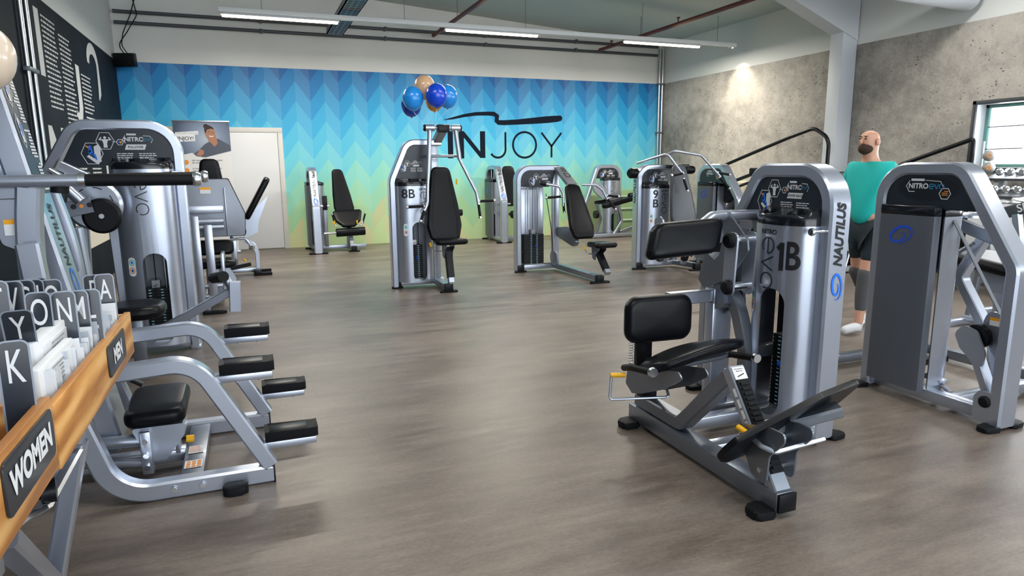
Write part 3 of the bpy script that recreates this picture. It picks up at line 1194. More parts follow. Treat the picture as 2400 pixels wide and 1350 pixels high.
        k.obj('rear_cover_cap', GLOSSY, t)
        if rear == 'swirl':
            d = Decal(flat(P(uc - 0.02, -hw - dep, 1.05), (-1, 0, 0) if sg < 0 else (1, 0, 0), (0, 0, 1), 0.002))
            swirl(d, 0.0, 0, 0.085, 0.05, rot=0.45)
            d.obj('emblem', SWIRLD, rc)
        elif rear == 'badge':
            d = Decal(flat(P(uc, -hw - dep, 1.0), (-1, 0, 0) if sg < 0 else (1, 0, 0), (0, 0, 1), 0.002))
            d.disc(0, 0, 0.03, 16, 0.07)
            d.obj('emblem', SWIRL, rc)
    dep = 0.14
    prof = sup(24, chw, dep, 2.5)

    def wrap(x, z, off=0.0):
        # x: from -1..1 in metres about the cover's centre line, seen from outside
        xx = (x if sg < 0 else -x)
        y = dep * max(0.0, 1 - (abs(xx) / chw) ** 2.5) ** (1 / 2.5)
        e = 1e-3
        y2 = dep * max(0.0, 1 - (min(0.999, abs(xx + e) / chw)) ** 2.5) ** (1 / 2.5)
        nx, ny = -(y2 - y), e
        l = math.hypot(nx, ny)
        return P(uc + xx + nx / l * (0.002 + off), hw + y + ny / l * (0.002 + off), z)
    if cover:
        k = MB()
        outer = [(uc + x, hw + y) for x, y in prof]
        inner = [(uc + x * 0.97, hw + y * 0.95 - 0.001) for x, y in prof]
        outer = [(u0, -0.03)] + outer + [(u1, -0.03)]
        inner = [(u0 + 0.008, -0.03)] + inner + [(u1 - 0.008, -0.03)]
        k.prism(outer + list(reversed(inner)), P(0, 0, (0.085 + top_z) / 2), (1, 0, 0), (0, sg, 0), top_z - 0.085)
        fc = k.obj('front_cover', SILVER, t)
        # oval window onto the weight stack
        sx = 0.03 if sg < 0 else 0.03
        ucs = uc + (sx if sg < 0 else -sx) * (1 if slot else 0)
        cz0, cz1 = slot
        cut = MB()
        cut.prism(f2([(-0.085, cz0), (0.085, cz0), (0.085, cz1), (-0.085, cz1)], 0.08, 8), P(ucs, hw + 0.1, 0), (1, 0, 0), (0, 0, 1), 0.3)
        if sg * 1 == 0:
            pass
        cut.bm.transform(t.inv.inverted()) if False else None
        boolean(fc, cut)
        # moulded tray on top with two hollows
        k = MB()
        z0 = top_z
        rings = []
        for (z, f, vb) in ((z0 - 0.004, 1.01, -0.03), (z0 + 0.035, 1.01, -0.03), (z0 + 0.05, 0.97, -0.03)):
            ring = [P(u0, vb, z)] + [P(uc + x * f, hw + y * f, z) for x, y in prof] + [P(u1, vb, z)]
            rings.append(ring)
        top = [P(u0 + 0.012, 0.02, z0 + 0.085)] + [P(uc + x * 0.93, min(hw + y * 0.75, hw + 0.06) if False else hw + y * 0.72, z0 + 0.085 - 0.035 * (y / dep)) for x, y in prof] + [P(u1 - 0.012, 0.02, z0 + 0.085)]
        rings.append(top)
        k.faces_from(rings)
        tr = k.obj('tray', GLOSSY, t)
        if not lowdetail:
            cut = MB()
            cut.box(P(uc - 0.105, hw + 0.055, z0 + 0.09), (0.12, 0.085, 0.11), None, 0.02)
            cut.lathe([(0.045, -0.06), (0.05, 0.05)], P(uc + 0.09, hw + 0.06, z0 + 0.08), n=20)
            boolean(tr, cut)
        if evo_on:
            d = Decal(lambda x, y, q=0.0: wrap(x, y, q))
            ex = {'left': 0.10, 'stack': 0.07}.get(num_pos, -0.015)
            d.dense = 0.015
            d.text('NITRO', ex, top_z - 0.045, 0.038, 0.02, sub=0.01)
            evo(d, ex, top_z - 0.118, 0.086, 0.0072, -PI / 2)
            d.obj('cover_lettering', INK, fc)
        if num:
            d = Decal(lambda x, y, q=0.0: wrap(x, y, q))
            if num_pos == 'left':
                d.text(num, -0.09, top_z - 0.10, 0.15, 0.02, sub=0.01)
            elif num_pos == 'stack':
                d.text(num[0], -0.075, top_z - 0.09, 0.16, 0.02, sub=0.01)
                d.text(num[1], -0.075, top_z - 0.22, 0.16, 0.02, sub=0.01)
            else:
                d.dense = 0.012
                d.stroke([(0.082, top_z - 0.095), (0.082, top_z - 0.245)], 0.026).stroke([(0.08, top_z - 0.105), (0.055, top_z - 0.13)], 0.022)
                d.text(num[1], 0.137, top_z - 0.17, 0.21, 0.02, xs=0.6, sub=0.008)
            d.obj('number_lettering', INK, fc)
        d = Decal(lambda x, y, q=0.0: wrap(x, y, q))
        d.stroke([(-0.13, 0.79), (-0.13, 0.69)], 0.05).disc(-0.13, 0.79, 0.025).disc(-0.13, 0.69, 0.025)
        st = d.obj('sticker', PAPER, fc)
        for z, m, m2 in ((0.775, GREENP, SWIRL), (0.71, ORANGE, SWIRLD)):
            d = Decal(lambda x, y, q=0.0: wrap(x, y, q)).up(0.001)
            d.arc(-0.13, z, 0.017, 0.023, 0, 360, 0.006, 16)
            d.obj('sticker_ring', m, st)
            d = Decal(lambda x, y, q=0.0: wrap(x, y, q)).up(0.001)
            d.disc(-0.13, z, 0.008, 10, 0.013)
            d.obj('sticker_dot', m2, st)
    return P, wrap


def post_lettering(t, surf, x, z0, length, with_swirl=True, size=0.075, m=INK, up=1, parent=None):
    """vertical 'NAUTILUS' reading upwards along a post with the emblem below"""
    d = Decal(surf)
    d.text('NAUTILUS', x, z0 + length / 2, size, 0.038, 0.25, rot=PI / 2 * up, xs=length / (size * 5.15))
    d.obj('post_lettering', m, parent or t)
    if with_swirl:
        d = Decal(surf)
        swirl(d, x, z0 - 0.09, 0.035, 0.068, rot=0.12, mir=1, w=1.2)
        d.obj('emblem', SWIRL, parent or t)


# ================================================================== machine 1B: lower back (right foreground)
t1 = Thing('lower_back_machine', 'large silver lower back machine numbered 1B in the right foreground', 'gym machine', (2.825, 2.6, 0), PI / 2, room=False)
P, wrap = tower(t1, L=1.05, side=1, knee=0.7, title='LOWER BACK', num='1B', rear='flat')
post_lettering(t1, flat((-0.001, 0, 0), (0, -1, 0), (0, 0, 1), 0.002), 0.0, 0.95, 0.36)
k = MB()
k.cyl((0.02, 0.07, 1.155), (0.02, 0.16, 1.155), 0.008, 10)
k.lathe([(0.006, 0), (0.02, 0.004), (0.022, 0.012), (0.018, 0.02), (0.0, 0.021)], (0.02, 0.16, 1.155), (0, 1, 0), 18)
k.obj('knob', CHROME, t1)
t1.room = True   # from here on in room coordinates

# floor frame
k = MB().b2((2.0, 2.06, 0.025), (2.10, 3.27, 0.115), 0.006)
k.obj('main_rail', SILVERD, t1)
MB().b2((2.003, 2.045, 0.028), (2.097, 2.062, 0.112), 0.004).obj('end_cap', PLASTIC, t1)
MB().b2((2.10, 2.93, 0.035), (2.80, 3.01, 0.10), 0.005).obj('cross_rail', SILVER, t1)
MB().b2((2.10, 2.60, 0.035), (2.76, 2.68, 0.10), 0.005).obj('cross_rail', SILVER, t1)
for y in (2.11, 3.2):
    for sx in ((-1, 1) if y > 3 else (-1,)):
        f = MB()
        f.prism(f2([(-0.055, 0), (0.055, 0), (0.045, 0.11), (-0.045, 0.11)], 0.025), (2.05 + sx * 0.035, y, 0.02), (0, 1, 0), (sx, 0, 0), 0.04, 0.012)
        f.obj('rubber_foot', RUBBER, t1)
# V-shaped tube and toothed rail
k = MB().sweep([(2.05, 3.22, 0.155), (2.05, 2.80, 0.155), (2.05, 2.43, 0.53)], 0.08, 0.075, up=(1, 0, 0), fil=0.07, cr=0.008)
k.obj('seat_rail_tube', SILVERD, t1)
k = MB().sweep([(2.05, 2.44, 0.56), (2.05, 2.10, 0.10)], 0.085, 0.06, up=(1, 0, 0), cr=0.006)
k.obj('ratchet_rail', SILVER, t1)
dv = (V((2.05, 2.10, 0.10)) - V((2.05, 2.44, 0.56))).normalized()
nn = V((0, -0.804, 0.595)).normalized()
nn = dv.cross(V((1, 0, 0))).normalized()
if nn.z < 0:
    nn = -nn
k = MB()
b0 = V((2.05, 2.44, 0.56)) + nn * 0.033
k.sweep([b0 + dv * 0.07, b0 + dv * 0.50], 0.075, 0.012, up=(1, 0, 0))
for i in range(17):
    c = b0 + nn * 0.008 + dv * (0.085 + i * 0.024)
    k.sweep([c, c + dv * 0.013], 0.05, 0.012, up=(1, 0, 0), cr=0.002)
k.obj('ratchet_strip', PLASTIC, t1)
MB().prism([(-0.034, -0.06), (0.034, -0.06), (0.034, 0.0), (-0.034, 0.0)], b0 + dv * 0.008, (1, 0, 0), -dv, 0.004).obj('instruction_label', PAPER, t1)
d = Decal(flat(b0 + dv * 0.0, (1, 0, 0), -dv, 0.003))
d.text('Push handle to', 0, -0.018, 0.009, 0.01).text('adjust seat', 0, -0.028, 0.009, 0.01)
d.stroke([(-0.02, -0.055), (0.02, -0.043)], 0.005)
d.obj('label_print', INK, t1)
d = Decal(flat(V((2.05, 2.44, 0.56)) - V((0.043, 0, 0)), dv, V((0, 0.7, 0.3)), 0.001))
d.f = lambda x, y, q=0.0: V((2.0065, 2.44, 0.56)) + dv * x + nn * (y + 0.01)
for i in range(7):
    d.rect(0.1 + i * 0.052, -0.012, 0.14 + i * 0.052, 0.008)
d.obj('scale_strip', PAPER, t1)

# foot platform on its bracket
fo = V((2.19, 2.19, 0.37))
fa = V((1, 0.10, 0.13)).normalized()
fb = V((-0.02, 0.62, 0.42)).normalized()
fb = (fb - fa * fb.dot(fa)).normalized()
pts = [(-0.36, 0.03), (-0.33, -0.04), (0.10, -0.155), (0.34, -0.15), (0.36, -0.12), (0.27, 0.10), (0.05, 0.155), (-0.28, 0.16), (-0.36, 0.10)]
MB().prism(f2(pts, 0.03), V((2.16, 2.19, 0.37)), fa, V((0, 0.60, -0.80)), 0.028, 0.008).obj('foot_platform', PLASTIC, t1)
FN = V((0, 0.55, 0.83)).normalized()
for sx, m in ((-0.075, SILVERD), (0.075, SILVERD)):
    poly = f2([(2.11, 0.13), (2.20, 0.15), (2.30, 0.32), (2.27, 0.36), (2.10, 0.40), (2.02, 0.40), (2.02, 0.36), (2.10, 0.27)], 0.03)
    k = MB().prism([(y, z) for y, z in poly], (2.06 + sx + (0.0), 0, 0), (0, 1, 0), (0, 0, 1), 0.01)
    k.obj('platform_bracket', m, t1)
poly = f2([(2.0, 0.38), (2.02, 0.34), (2.2, 0.30), (2.32, 0.33), (2.30, 0.37)], 0.01)
MB().sweep([(2.04, 2.25, 0.32), (2.38, 2.12, 0.42)], 0.08, 0.05, up=(0, 1, 0), cr=0.01).obj('platform_arm', SILVERD, t1)
k = MB()
for (y, z) in ((2.15, 0.19), (2.18, 0.31), (2.28, 0.32)):
    k.cyl((1.975, y, z), (2.15, y, z), 0.012, 10)
k.obj('bolts', CHROME, t1)
MB().tube([(1.955, 2.20, 0.335), (1.955, 2.12, 0.315), (1.99, 2.075, 0.30), (2.24, 2.06, 0.325)], 0.011, fil=0.03, n=10).obj('release_handle', SILVER, t1)
MB().cyl((1.955, 2.19, 0.335), (1.955, 2.27, 0.345), 0.014, 12).obj('handle_tip', YELLOW, t1)

# seat column, carriage and saddle
MB().b2((2.015, 3.13, 0.11), (2.085, 3.21, 0.36), 0.006).obj('seat_column', SILVERD, t1)
MB().b2((2.005, 3.12, 0.19), (2.095, 3.22, 0.36), 0.006).obj('column_sleeve', PLASTIC, t1)
for sx in (-0.10, 0.06):
    poly = f2([(3.22, 0.26), (3.20, 0.36), (3.08, 0.40), (2.72, 0.47), (2.68, 0.44), (2.84, 0.34), (3.05, 0.25), (3.15, 0.22)], 0.015)
    MB().prism(poly, (2.05 + sx, 0, 0), (0, 1, 0), (0, 0, 1), 0.008).obj('carriage_plate', SILVERD, t1)
MB().sweep([(2.14, 3.12, 0.36), (2.42, 2.98, 0.44), (2.44, 2.96, 0.46)], 0.09, 0.03, up=(0.4, 0.9, 0), cr=0.008).obj('seat_bracket', SILVERD, t1)
# saddle pad: curved slab lofted along X
k = MB()
rings = []
for i in range(15):
    q = i / 14
    x = 1.90 + 0.57 * q
    e = math.sin(PI * min(1, max(0, q))) ** 0.35 if 0 < q < 1 else 0.35
    hw_ = 0.175 * (0.35 + 0.65 * e)
    z = 0.475 + 0.022 * math.sin(q * PI) + 0.06 * (q - 0.5)
    th = 0.04 * (0.5 + 0.5 * e)
    ring = []
    for j in range(20):
        a = 2 * PI * j / 20
        c, s_ = math.cos(a), math.sin(a)
        yy = hw_ * abs(c) ** 0.5 * (1 if c > 0 else -1)
        zz = th * abs(s_) ** 0.7 * (1 if s_ > 0 else -1)
        ring.append((x, 2.93 + 0.06 * (q - 0.5) + yy, z + zz - yy * 0.27))
    rings.append(ring)
k.faces_from(rings)
k.obj('seat', VINYL, t1, ang=70)
# grips either side
for x, sgn in ((1.86, -1), (2.52, 1)):
    k = MB().tube([(x, 2.82, 0.45), (x, 3.02, 0.42), (x - 0.02 * sgn, 3.13, 0.385)], 0.019, fil=0.08, n=12)
    k.obj('grip', RUBBER, t1)
    MB().lathe([(0.0, 0), (0.024, 0), (0.026, 0.004), (0.026, 0.022), (0.0, 0.022)], (x, 2.802, 0.452), (0, 1, 0), 20).obj('grip_end_cap', CHROME, t1)
    MB().tube([(x - 0.02 * sgn, 3.13, 0.385), (x - 0.04 * sgn, 3.17, 0.37), (x - 0.17 * sgn, 3.12, 0.36)] if sgn < 0 else [(x - 0.02, 3.13, 0.385), (x - 0.06, 3.17, 0.37), (2.2, 3.12, 0.37)], 0.016, fil=0.03, n=10).obj('grip_tube', SILVER, t1)
MB().tube([(1.80, 3.13, 0.35), (1.79, 3.13, 0.21), (2.08, 2.98, 0.235), (2.11, 3.05, 0.26), (2.1, 3.1, 0.27)], 0.008, fil=0.02, n=8).obj('adjust_lever', SILVER, t1)
MB().cyl((1.795, 3.13, 0.352), (1.87, 3.10, 0.352), 0.013, 12).obj('lever_tip', YELLOW, t1)
d = Decal(flat((1.988, 3.2, 0.32), (0, -1, 0), (0, 0, 1), 0.002))
d.rect(0, -0.03, 0.05, 0.05).rect(0.16, 0.06, 0.19, 0.12).rect(0.2, 0.09, 0.23, 0.12)
d.obj('sticker', PAPER, t1)
k = MB()
pts = []
for i in range(80):
    a = i * 0.9
    pts.append((1.99 + 0.014 * math.cos(a), 3.24 + 0.014 * math.sin(a), 0.36 + i * 0.0022))
k.tube(pts, 0.0025, n=5)
k.obj('spring', CHROME, t1)
MB().b2((2.02, 3.22, 0.34), (2.12, 3.26, 0.60), 0.006).obj('back_post', PLASTIC, t1)
# lumbar pad and its arm
pad('lumbar_pad', t1, rrect(0.44, 0.27, 0.075, seg=6), (2.14, 3.2, 0.63), (1, 0, -0.02), (0.03, 0.05, 1), 0.085, soft=0.5, puff=0.006)
MB().sweep([(2.25, 3.27, 0.72), (2.56, 3.27, 0.72)], 0.075, 0.06, up=(0, 0, 1)).obj('lumbar_arm', SILVER, t1)
MB().b2((2.545, 3.225, 0.675), (2.565, 3.315, 0.765), 0.004).obj('arm_plate', SILVER, t1)
# rear upright with gusset
MB().b2((2.545, 3.23, 0.03), (2.685, 3.31, 0.72), 0.008).obj('rear_upright', SILVER, t1)
MB().b2((2.53, 3.21, 0.0), (2.80, 3.33, 0.04), 0.006).obj('rear_base', SILVER, t1)
# curved carrier arm with caution sticker
k = MB().sweep([(2.62, 3.33, 0.90), (2.62, 3.10, 0.68), (2.62, 3.01, 0.45), (2.62, 3.0, 0.03)], 0.07, 0.085, up=(1, 0, 0), fil=0.3, cr=0.008)
k.obj('carrier_arm', SILVERD, t1)
MB().prism(f2([(3.33, 0.74), (3.40, 0.80), (3.34, 0.98), (3.24, 0.93), (3.17, 0.80), (3.14, 0.68), (3.22, 0.64)], 0.02), (2.60, 0, 0), (0, 1, 0), (0, 0, 1), 0.09).obj('gusset_plate', SILVERD, t1)
d = Decal(flat((2.552, 3.27, 0.83), (0, -0.75, -0.66), (0, -0.66, 0.75), 0.002))
d.rect(-0.06, -0.03, 0.05, 0.005)
d.obj('caution_sticker', PAPER, t1)
d = Decal(flat((2.552, 3.27, 0.83), (0, -0.75, -0.66), (0, -0.66, 0.75), 0.002))
d.rect(-0.06, 0.005, 0.05, 0.025)
d.obj('caution_band', AMBER, t1)
d = Decal(flat((2.55, 3.27, 0.83), (0, -0.75, -0.66), (0, -0.66, 0.75), 0.003))
d.text('CAUTION', -0.005, 0.015, 0.018, 0.02)
d.obj('caution_print', INK, t1)
# moving arm: cross tube, link plates, pivots
MB().tube([(2.33, 3.1, 1.16), (2.42, 3.12, 1.205), (2.50, 3.13, 1.21), (2.80, 3.13, 1.205)], 0.032, fil=0.05, n=18).obj('arm_tube', SILVER, t1)
for x in (2.52, 2.74):
    MB().prism(f2([(3.18, 1.23), (3.10, 1.235), (2.93, 1.09), (2.92, 1.03), (3.06, 0.86), (3.24, 0.78), (3.30, 0.86), (3.16, 0.98), (3.13, 1.1)], 0.02), (x, 0, 0), (0, 1, 0), (0, 0, 1), 0.012).obj('arm_plate', SILVERD, t1)
for x in (2.455, 2.585):
    MB().prism(f2([(2.93, 1.13), (3.03, 1.13), (3.04, 0.78), (2.95, 0.77)], 0.035), (x, 0, 0), (0, 1, 0), (0, 0, 1), 0.012).obj('link_plate', SILVER, t1)
for z in (1.085, 0.825):
    MB().cyl((2.44, 2.985, z), (2.60, 2.985, z), 0.024, 18).obj('pivot_pin', CHROME, t1)
    MB().lathe([(0.0, 0), (0.03, 0.002), (0.042, 0.014), (0.042, 0.03), (0.0, 0.03)], (2.415, 2.985, z), (1, 0, 0), 20).obj('pivot_cap', RUBBER, t1)
MB().prism(f2([(3.10, 1.13), (3.17, 1.13), (3.20, 0.85), (3.28, 0.66), (3.18, 0.60), (3.10, 0.66), (3.12, 0.8)], 0.03), (2.67, 0, 0), (0, 1, 0), (0, 0, 1), 0.02).obj('cam_plate', SILVERD, t1)
# cam pulley behind
MB().lathe([(0.0, -0.03), (0.17, -0.03), (0.18, -0.02), (0.165, 0), (0.18, 0.02), (0.17, 0.03), (0.0, 0.03)], (2.72, 3.28, 0.88), (1, 0, 0), 36).obj('cam_wheel', PLASTIC, t1)
MB().b2((2.66, 2.96, 0.40), (2.80, 3.02, 0.47), 0.005).obj('brace', SILVERD, t1)
# upper back roller pad (tilted cushion)
ub, ua = V((0.03, 0.50, 0.87)).normalized(), V((1, 0, 0.06)).normalized()
pad('upper_back_pad', t1, rrect(0.46, 0.21, 0.05, seg=6), (2.20, 3.06, 1.10), V((1, 0.0, 0.04)), V((0.36, 0.25, 1)).normalized(), 0.10, soft=0.5, puff=0.004)
MB().prism(f2([(3.1, 1.1), (3.2, 1.1), (3.2, 1.2), (3.15, 1.22), (3.12, 1.2)], 0.02), (2.1, 0, 0), (0, 1, 0), (0, 0, 1), 0.01).obj('pad_bracket', SILVER, t1)


# ------------------------------------------------------------------ seat stations for the other machines
def tapered(wb, wt, h, r=0.06):
    """backrest outline, wide near the bottom, narrow at the top, origin at its centre"""
    pts = [(-wb * 0.40, -h / 2), (wb * 0.40, -h / 2), (wb / 2, -h * 0.30), (wb * 0.44, -h * 0.02), (wt / 2, h / 2), (-wt / 2, h / 2), (-wb * 0.44, -h * 0.02), (-wb / 2, -h * 0.30)]
    return f2(pts, [r, r, 0.12, 0.4, r * 1.2, r * 1.2, 0.4, 0.12], 5)


def back_pad(t, top, bot, wb, wt, th=0.075, m=None, seam=False):
    top, bot = V(top), V(bot)
    up = (top - bot)
    h = up.length
    o = pad('backrest', t, tapered(wb, wt, h), (top + bot) / 2, (1, 0, 0), up, th, m=m, soft=0.45, puff=0.006)
    n = V((1, 0, 0)).cross(up.normalized())
    if seam:
        d = Decal(lambda x, y, q=0.0: (top + bot) / 2 + V((1, 0, 0)) * x + up.normalized() * y + n * (th / 2 + 0.008))
        for sx in (-1, 1):
            d.stroke([(sx * wb * 0.33, -h * 0.42), (sx * wb * 0.36, -h * 0.2), (sx * wt * 0.36, h * 0.42)], 0.003)
        d.obj('seam', RUBBER, o)
    return o


def seat_unit(t, x, yb, yf, z, w, foot_y, post=True, lever=True, lever_side=-1, tilt=0.05):
    """saddle-shaped seat, bracket plates, toothed seat column; user faces -Y"""
    L = yb - yf
    zf, zb_ = z + 0.0, z
    pad('seat', t, f2([(-w * 0.5, -L / 2 + 0.03), (w * 0.5, -L / 2 + 0.03), (w * 0.36, L / 2), (-w * 0.36, L / 2)], 0.06, 5), (x, (yb + yf) / 2, z), (1, 0, 0), (0, 1, -tilt), 0.07, soft=0.5, puff=0.004)
    ym = yb - 0.14
    for sx in (-0.05, 0.05):
        MB().prism(f2([(yf + 0.12, z - 0.035), (yb - 0.03, z - 0.035), (yb - 0.06, z - 0.19), (yb - 0.14, z - 0.22), (yb - 0.16, z - 0.13)], 0.02), (x + sx, 0, 0), (0, 1, 0), (0, 0, 1), 0.008).obj('bracket_plate', SILVERD, t)
    if post:
        a = V((x, foot_y + 0.10, 0.10))
        b = V((x, yb - 0.11, z - 0.08))
        MB().sweep([a, b], 0.075, 0.06, up=(1, 0, 0)).obj('seat_column', SILVER, t)
        dv = (b - a).normalized()
        k = MB().sweep([a + dv * 0.06, b], 0.085, 0.07, up=(1, 0, 0))
        k.obj('ratchet_strip', PLASTIC, t)
    if lever:
        s_ = lever_side
        MB().tube([(x, yb - 0.15, z - 0.12), (x + s_ * 0.17, yb - 0.16, z - 0.12), (x + s_ * 0.22, yb - 0.15, z - 0.05)], 0.007, fil=0.02, n=8).obj('adjust_lever', CHROME, t)
        MB().cyl((x + s_ * 0.215, yb - 0.15, z - 0.06), (x + s_ * 0.235, yb - 0.15, z - 0.01), 0.011, 10).obj('lever_tip', YELLOW, t)


def tfoot(t, x, y, w=0.24):
    MB().b2((x - 0.05, y - 0.02, 0.01), (x + 0.05, y + 0.05, 0.105), 0.006).obj('end_cap', PLASTIC, t)
    k = MB().prism(f2([(-w / 2, -0.04), (w / 2, -0.04), (w / 2 - 0.03, 0.04), (-w / 2 + 0.03, 0.04)], 0.02), (x, y + 0.02, 0.012), (1, 0, 0), (0, 1, 0), 0.024, 0.006)
    k.obj('rubber_foot', RUBBER, t)


def grip(t, a, b, r=0.017, caps=True, both=False):
    a, b = V(a), V(b)
    g = MB().cyl(a, b, r, 14).obj('grip', RUBBER, t)
    d = (b - a).normalized()
    if caps:
        MB().lathe([(0.0, 0), (r * 1.15, 0), (r * 1.3, 0.006), (r * 1.2, 0.022), (0.0, 0.026)], b, d, 16).obj('grip_end_cap', CHROME, t)
        MB().cyl(a - d * 0.012, a, r * 1.25, 14).obj('grip_collar', CHROME, t)
    return g


def tower_at(name, label, cat, x, y, rz, **kw):
    g = kw.pop('group', None)
    t = Thing(name, label, cat, (x, y, 0), rz, g, room=False)
    post = kw.pop('post', None)
    tower(t, **kw)
    if post:
        post(t)
    t.room = True
    return t


# ================================================================== machine on the right edge, seen from behind
tR = tower_at('leg_machine', 'large silver machine at the right edge seen from behind with a blue spiral emblem', 'gym machine', 3.90, 3.27, -PI / 2,
              L=0.94, side=1, knee=0.92, rear='swirl', num=None)
MB().prism(f2([(2.36, 0.03), (2.49, 0.03), (2.49, 0.17), (2.46, 0.21), (2.39, 0.21), (2.36, 0.17)], 0.03), (3.84, 0, 0), (0, 1, 0), (0, 0, 1), 0.016).obj('pivot_plate', SILVER, tR)
MB().lathe([(0.0, 0), (0.025, 0.002), (0.034, 0.012), (0.034, 0.02), (0.0, 0.02)], (3.812, 2.425, 0.15), (1, 0, 0), 20).obj('pivot_cap', RUBBER, tR)
MB().sweep([(3.90, 2.44, 0.17), (3.90, 2.53, 0.36)], 0.07, 0.05, up=(1, 0, 0)).obj('link_arm', SILVER, tR)
MB().prism(f2([(2.48, 0.30), (2.62, 0.42), (2.66, 0.50), (2.61, 0.56), (2.53, 0.54), (2.47, 0.42)], 0.04), (3.86, 0, 0), (0, 1, 0), (0, 0, 1), 0.015).obj('cam_plate', SILVER, tR)
MB().prism(f2([(2.40, 0.62), (2.53, 0.66), (2.56, 0.58), (2.50, 0.42), (2.42, 0.33), (2.38, 0.4)], 0.05), (3.95, 0, 0), (0, 1, 0), (0, 0, 1), 0.015).obj('cam_plate', SILVER, tR)
MB().lathe([(0, -0.02), (0.07, -0.02), (0.06, 0), (0.07, 0.02), (0, 0.02)], (3.90, 2.55, 0.50), (1, 0, 0), 24).obj('pulley', PLASTIC, tR)
d = Decal(flat((3.941, 2.47, 0.6), (0, -1, 0), (0, 0, 1), 0.002))
d.rect(-0.05, -0.03, 0.03, 0.0)
d.obj('caution_sticker', PAPER, tR)
d = Decal(flat((3.941, 2.47, 0.6), (0, -1, 0), (0, 0, 1), 0.002))
d.rect(-0.05, 0.0, 0.03, 0.018)
d.obj('caution_band', AMBER, tR)
MB().sweep([(3.95, 2.86, 1.24), (3.98, 2.44, 0.56)], 0.03, 0.006, up=(1, 0, 0), cr=0.001).obj('drive_belt', mat('grey_belt', '#6f7680', 0.5), tR)
MB().sweep([(4.3, 2.82, 1.08), (4.3, 2.97, 0.76), (4.3, 2.70, 0.36), (4.3, 2.62, 0.06)], 0.075, 0.06, up=(1, 0, 0), fil=0.08).obj('swing_arm', SILVER, tR)
MB().sweep([(4.22, 3.0, 1.12), (4.25, 2.72, 1.03)], 0.07, 0.07, up=(0, 0, 1)).obj('arm_bar', SILVERD, tR)
MB().lathe([(0, 0), (0.09, 0), (0.09, 0.015), (0.06, 0.03), (0, 0.03)], (4.25, 2.92, 1.155), (0, 0, 1), 24).obj('handle_plate', SILVER, tR)
MB().tube([(4.2, 2.84, 1.0), (4.2, 2.92, 0.94), (4.2, 2.98, 0.84)], 0.012, fil=0.05).obj('adjust_rod', SILVERD, tR)
k = MB().sweep([(4.0, 2.83, 0.03), (4.0, 2.82, 0.13)], 0.03, 0.03, up=(1, 0, 0))
k.lathe([(0, 0), (0.04, 0), (0.04, 0.015), (0, 0.015)], (4.0, 2.82, 0.13), (0, 0, 1), 20)
k.sweep([(4.0, 2.82, 0.12), (4.0, 2.74, 0.08)], 0.03, 0.02, up=(1, 0, 0))
k.obj('rubber_stop', SILVER, tR)
MB().b2((3.95, 2.66, 0.03), (4.9, 2.73, 0.09), 0.005).obj('cross_rail', SILVER, tR)
MB().b2((4.85, 2.4, 0.03), (4.93, 4.1, 0.10), 0.005).obj('side_rail', SILVERD, tR)
MB().b2((3.95, 3.6, 0.03), (4.9, 3.68, 0.09), 0.005).obj('cross_rail', SILVERD, tR)
pad('seat', tR, rrect(0.44, 0.5, 0.08), (4.86, 3.1, 0.80), (1, 0, 0), (0, 1, 0.12), 0.08, soft=0.5)
MB().prism([(2.88, 0.76), (3.3, 0.8), (3.1, 0.6), (2.95, 0.58)], (4.85, 0, 0), (0, 1, 0), (0, 0, 1), 0.06).obj('seat_bracket', GREYP, tR)
MB().b2((4.82, 3.0, 0.09), (4.9, 3.08, 0.65), 0.006).obj('seat_column', SILVER, tR)
MB().sweep([(3.98, 3.15, 0.14), (4.5, 3.15, 0.14)], 0.05, 0.05, up=(0, 0, 1)).obj('stack_brace', PLASTIC, tR)


# ================================================================== 8B
def post_num(t, txt, z, size=0.12):
    pass


a8 = [(0.0375, 0.02), (0.0375, 1.32), (0.19, 1.78), (0.66, 1.785)], [0, 0.16, 0.16, 0]
t = tower_at('arm_machine', 'tall silver machine numbered 8B with balloons tied to its top', 'gym machine', 1.585, 8.24, 0,
             L=0.55, side=-1, rear='flat', H=1.82, arch=([(0.0375, 0.02), (0.0375, 1.33), (0.24, 1.785), (0.66, 1.785)], [0, 0.2, 0.14, 0]),
             plate={'poly': [(0.07, 1.30), (0.50, 1.30), (0.50, 1.76), (0.26, 1.76), (0.07, 1.34)]}, num='8B', num_pos='left', feet=False, top_z=1.27, cov=(0.075, 0.50), slot=(0.10, 0.83))
# the inner end of the base rail meets the seat beam
MB().b2((1.62, 8.20, 0.03), (2.2, 8.28, 0.10), 0.005).obj('base_rail', SILVER, t)
MB().sweep([(2.14, 8.24, 0.07), (2.15, 7.72, 0.065)], 0.07, 0.09, up=(0, 0, 1)).obj('seat_beam', SILVERD, t)
tfoot(t, 2.16, 7.68)
tfoot(t, 1.64, 8.2, 0.16)
MB().b2((2.12, 8.20, 0.10), (2.21, 8.27, 1.80), 0.008).obj('rear_upright', SILVER, t)
MB().sweep([(2.2, 8.22, 1.80), (2.22, 8.0, 1.93)], 0.1, 0.08, up=(1, 0, 0)).obj('head_bracket', SILVERD, t)
MB().cyl((1.98, 8.0, 1.95), (2.46, 8.0, 1.95), 0.018, 12).obj('pivot_shaft', SILVER, t)
MB().b2((2.15, 7.93, 1.9), (2.29, 8.05, 1.99), 0.01).obj('head_block', PLASTIC, t)
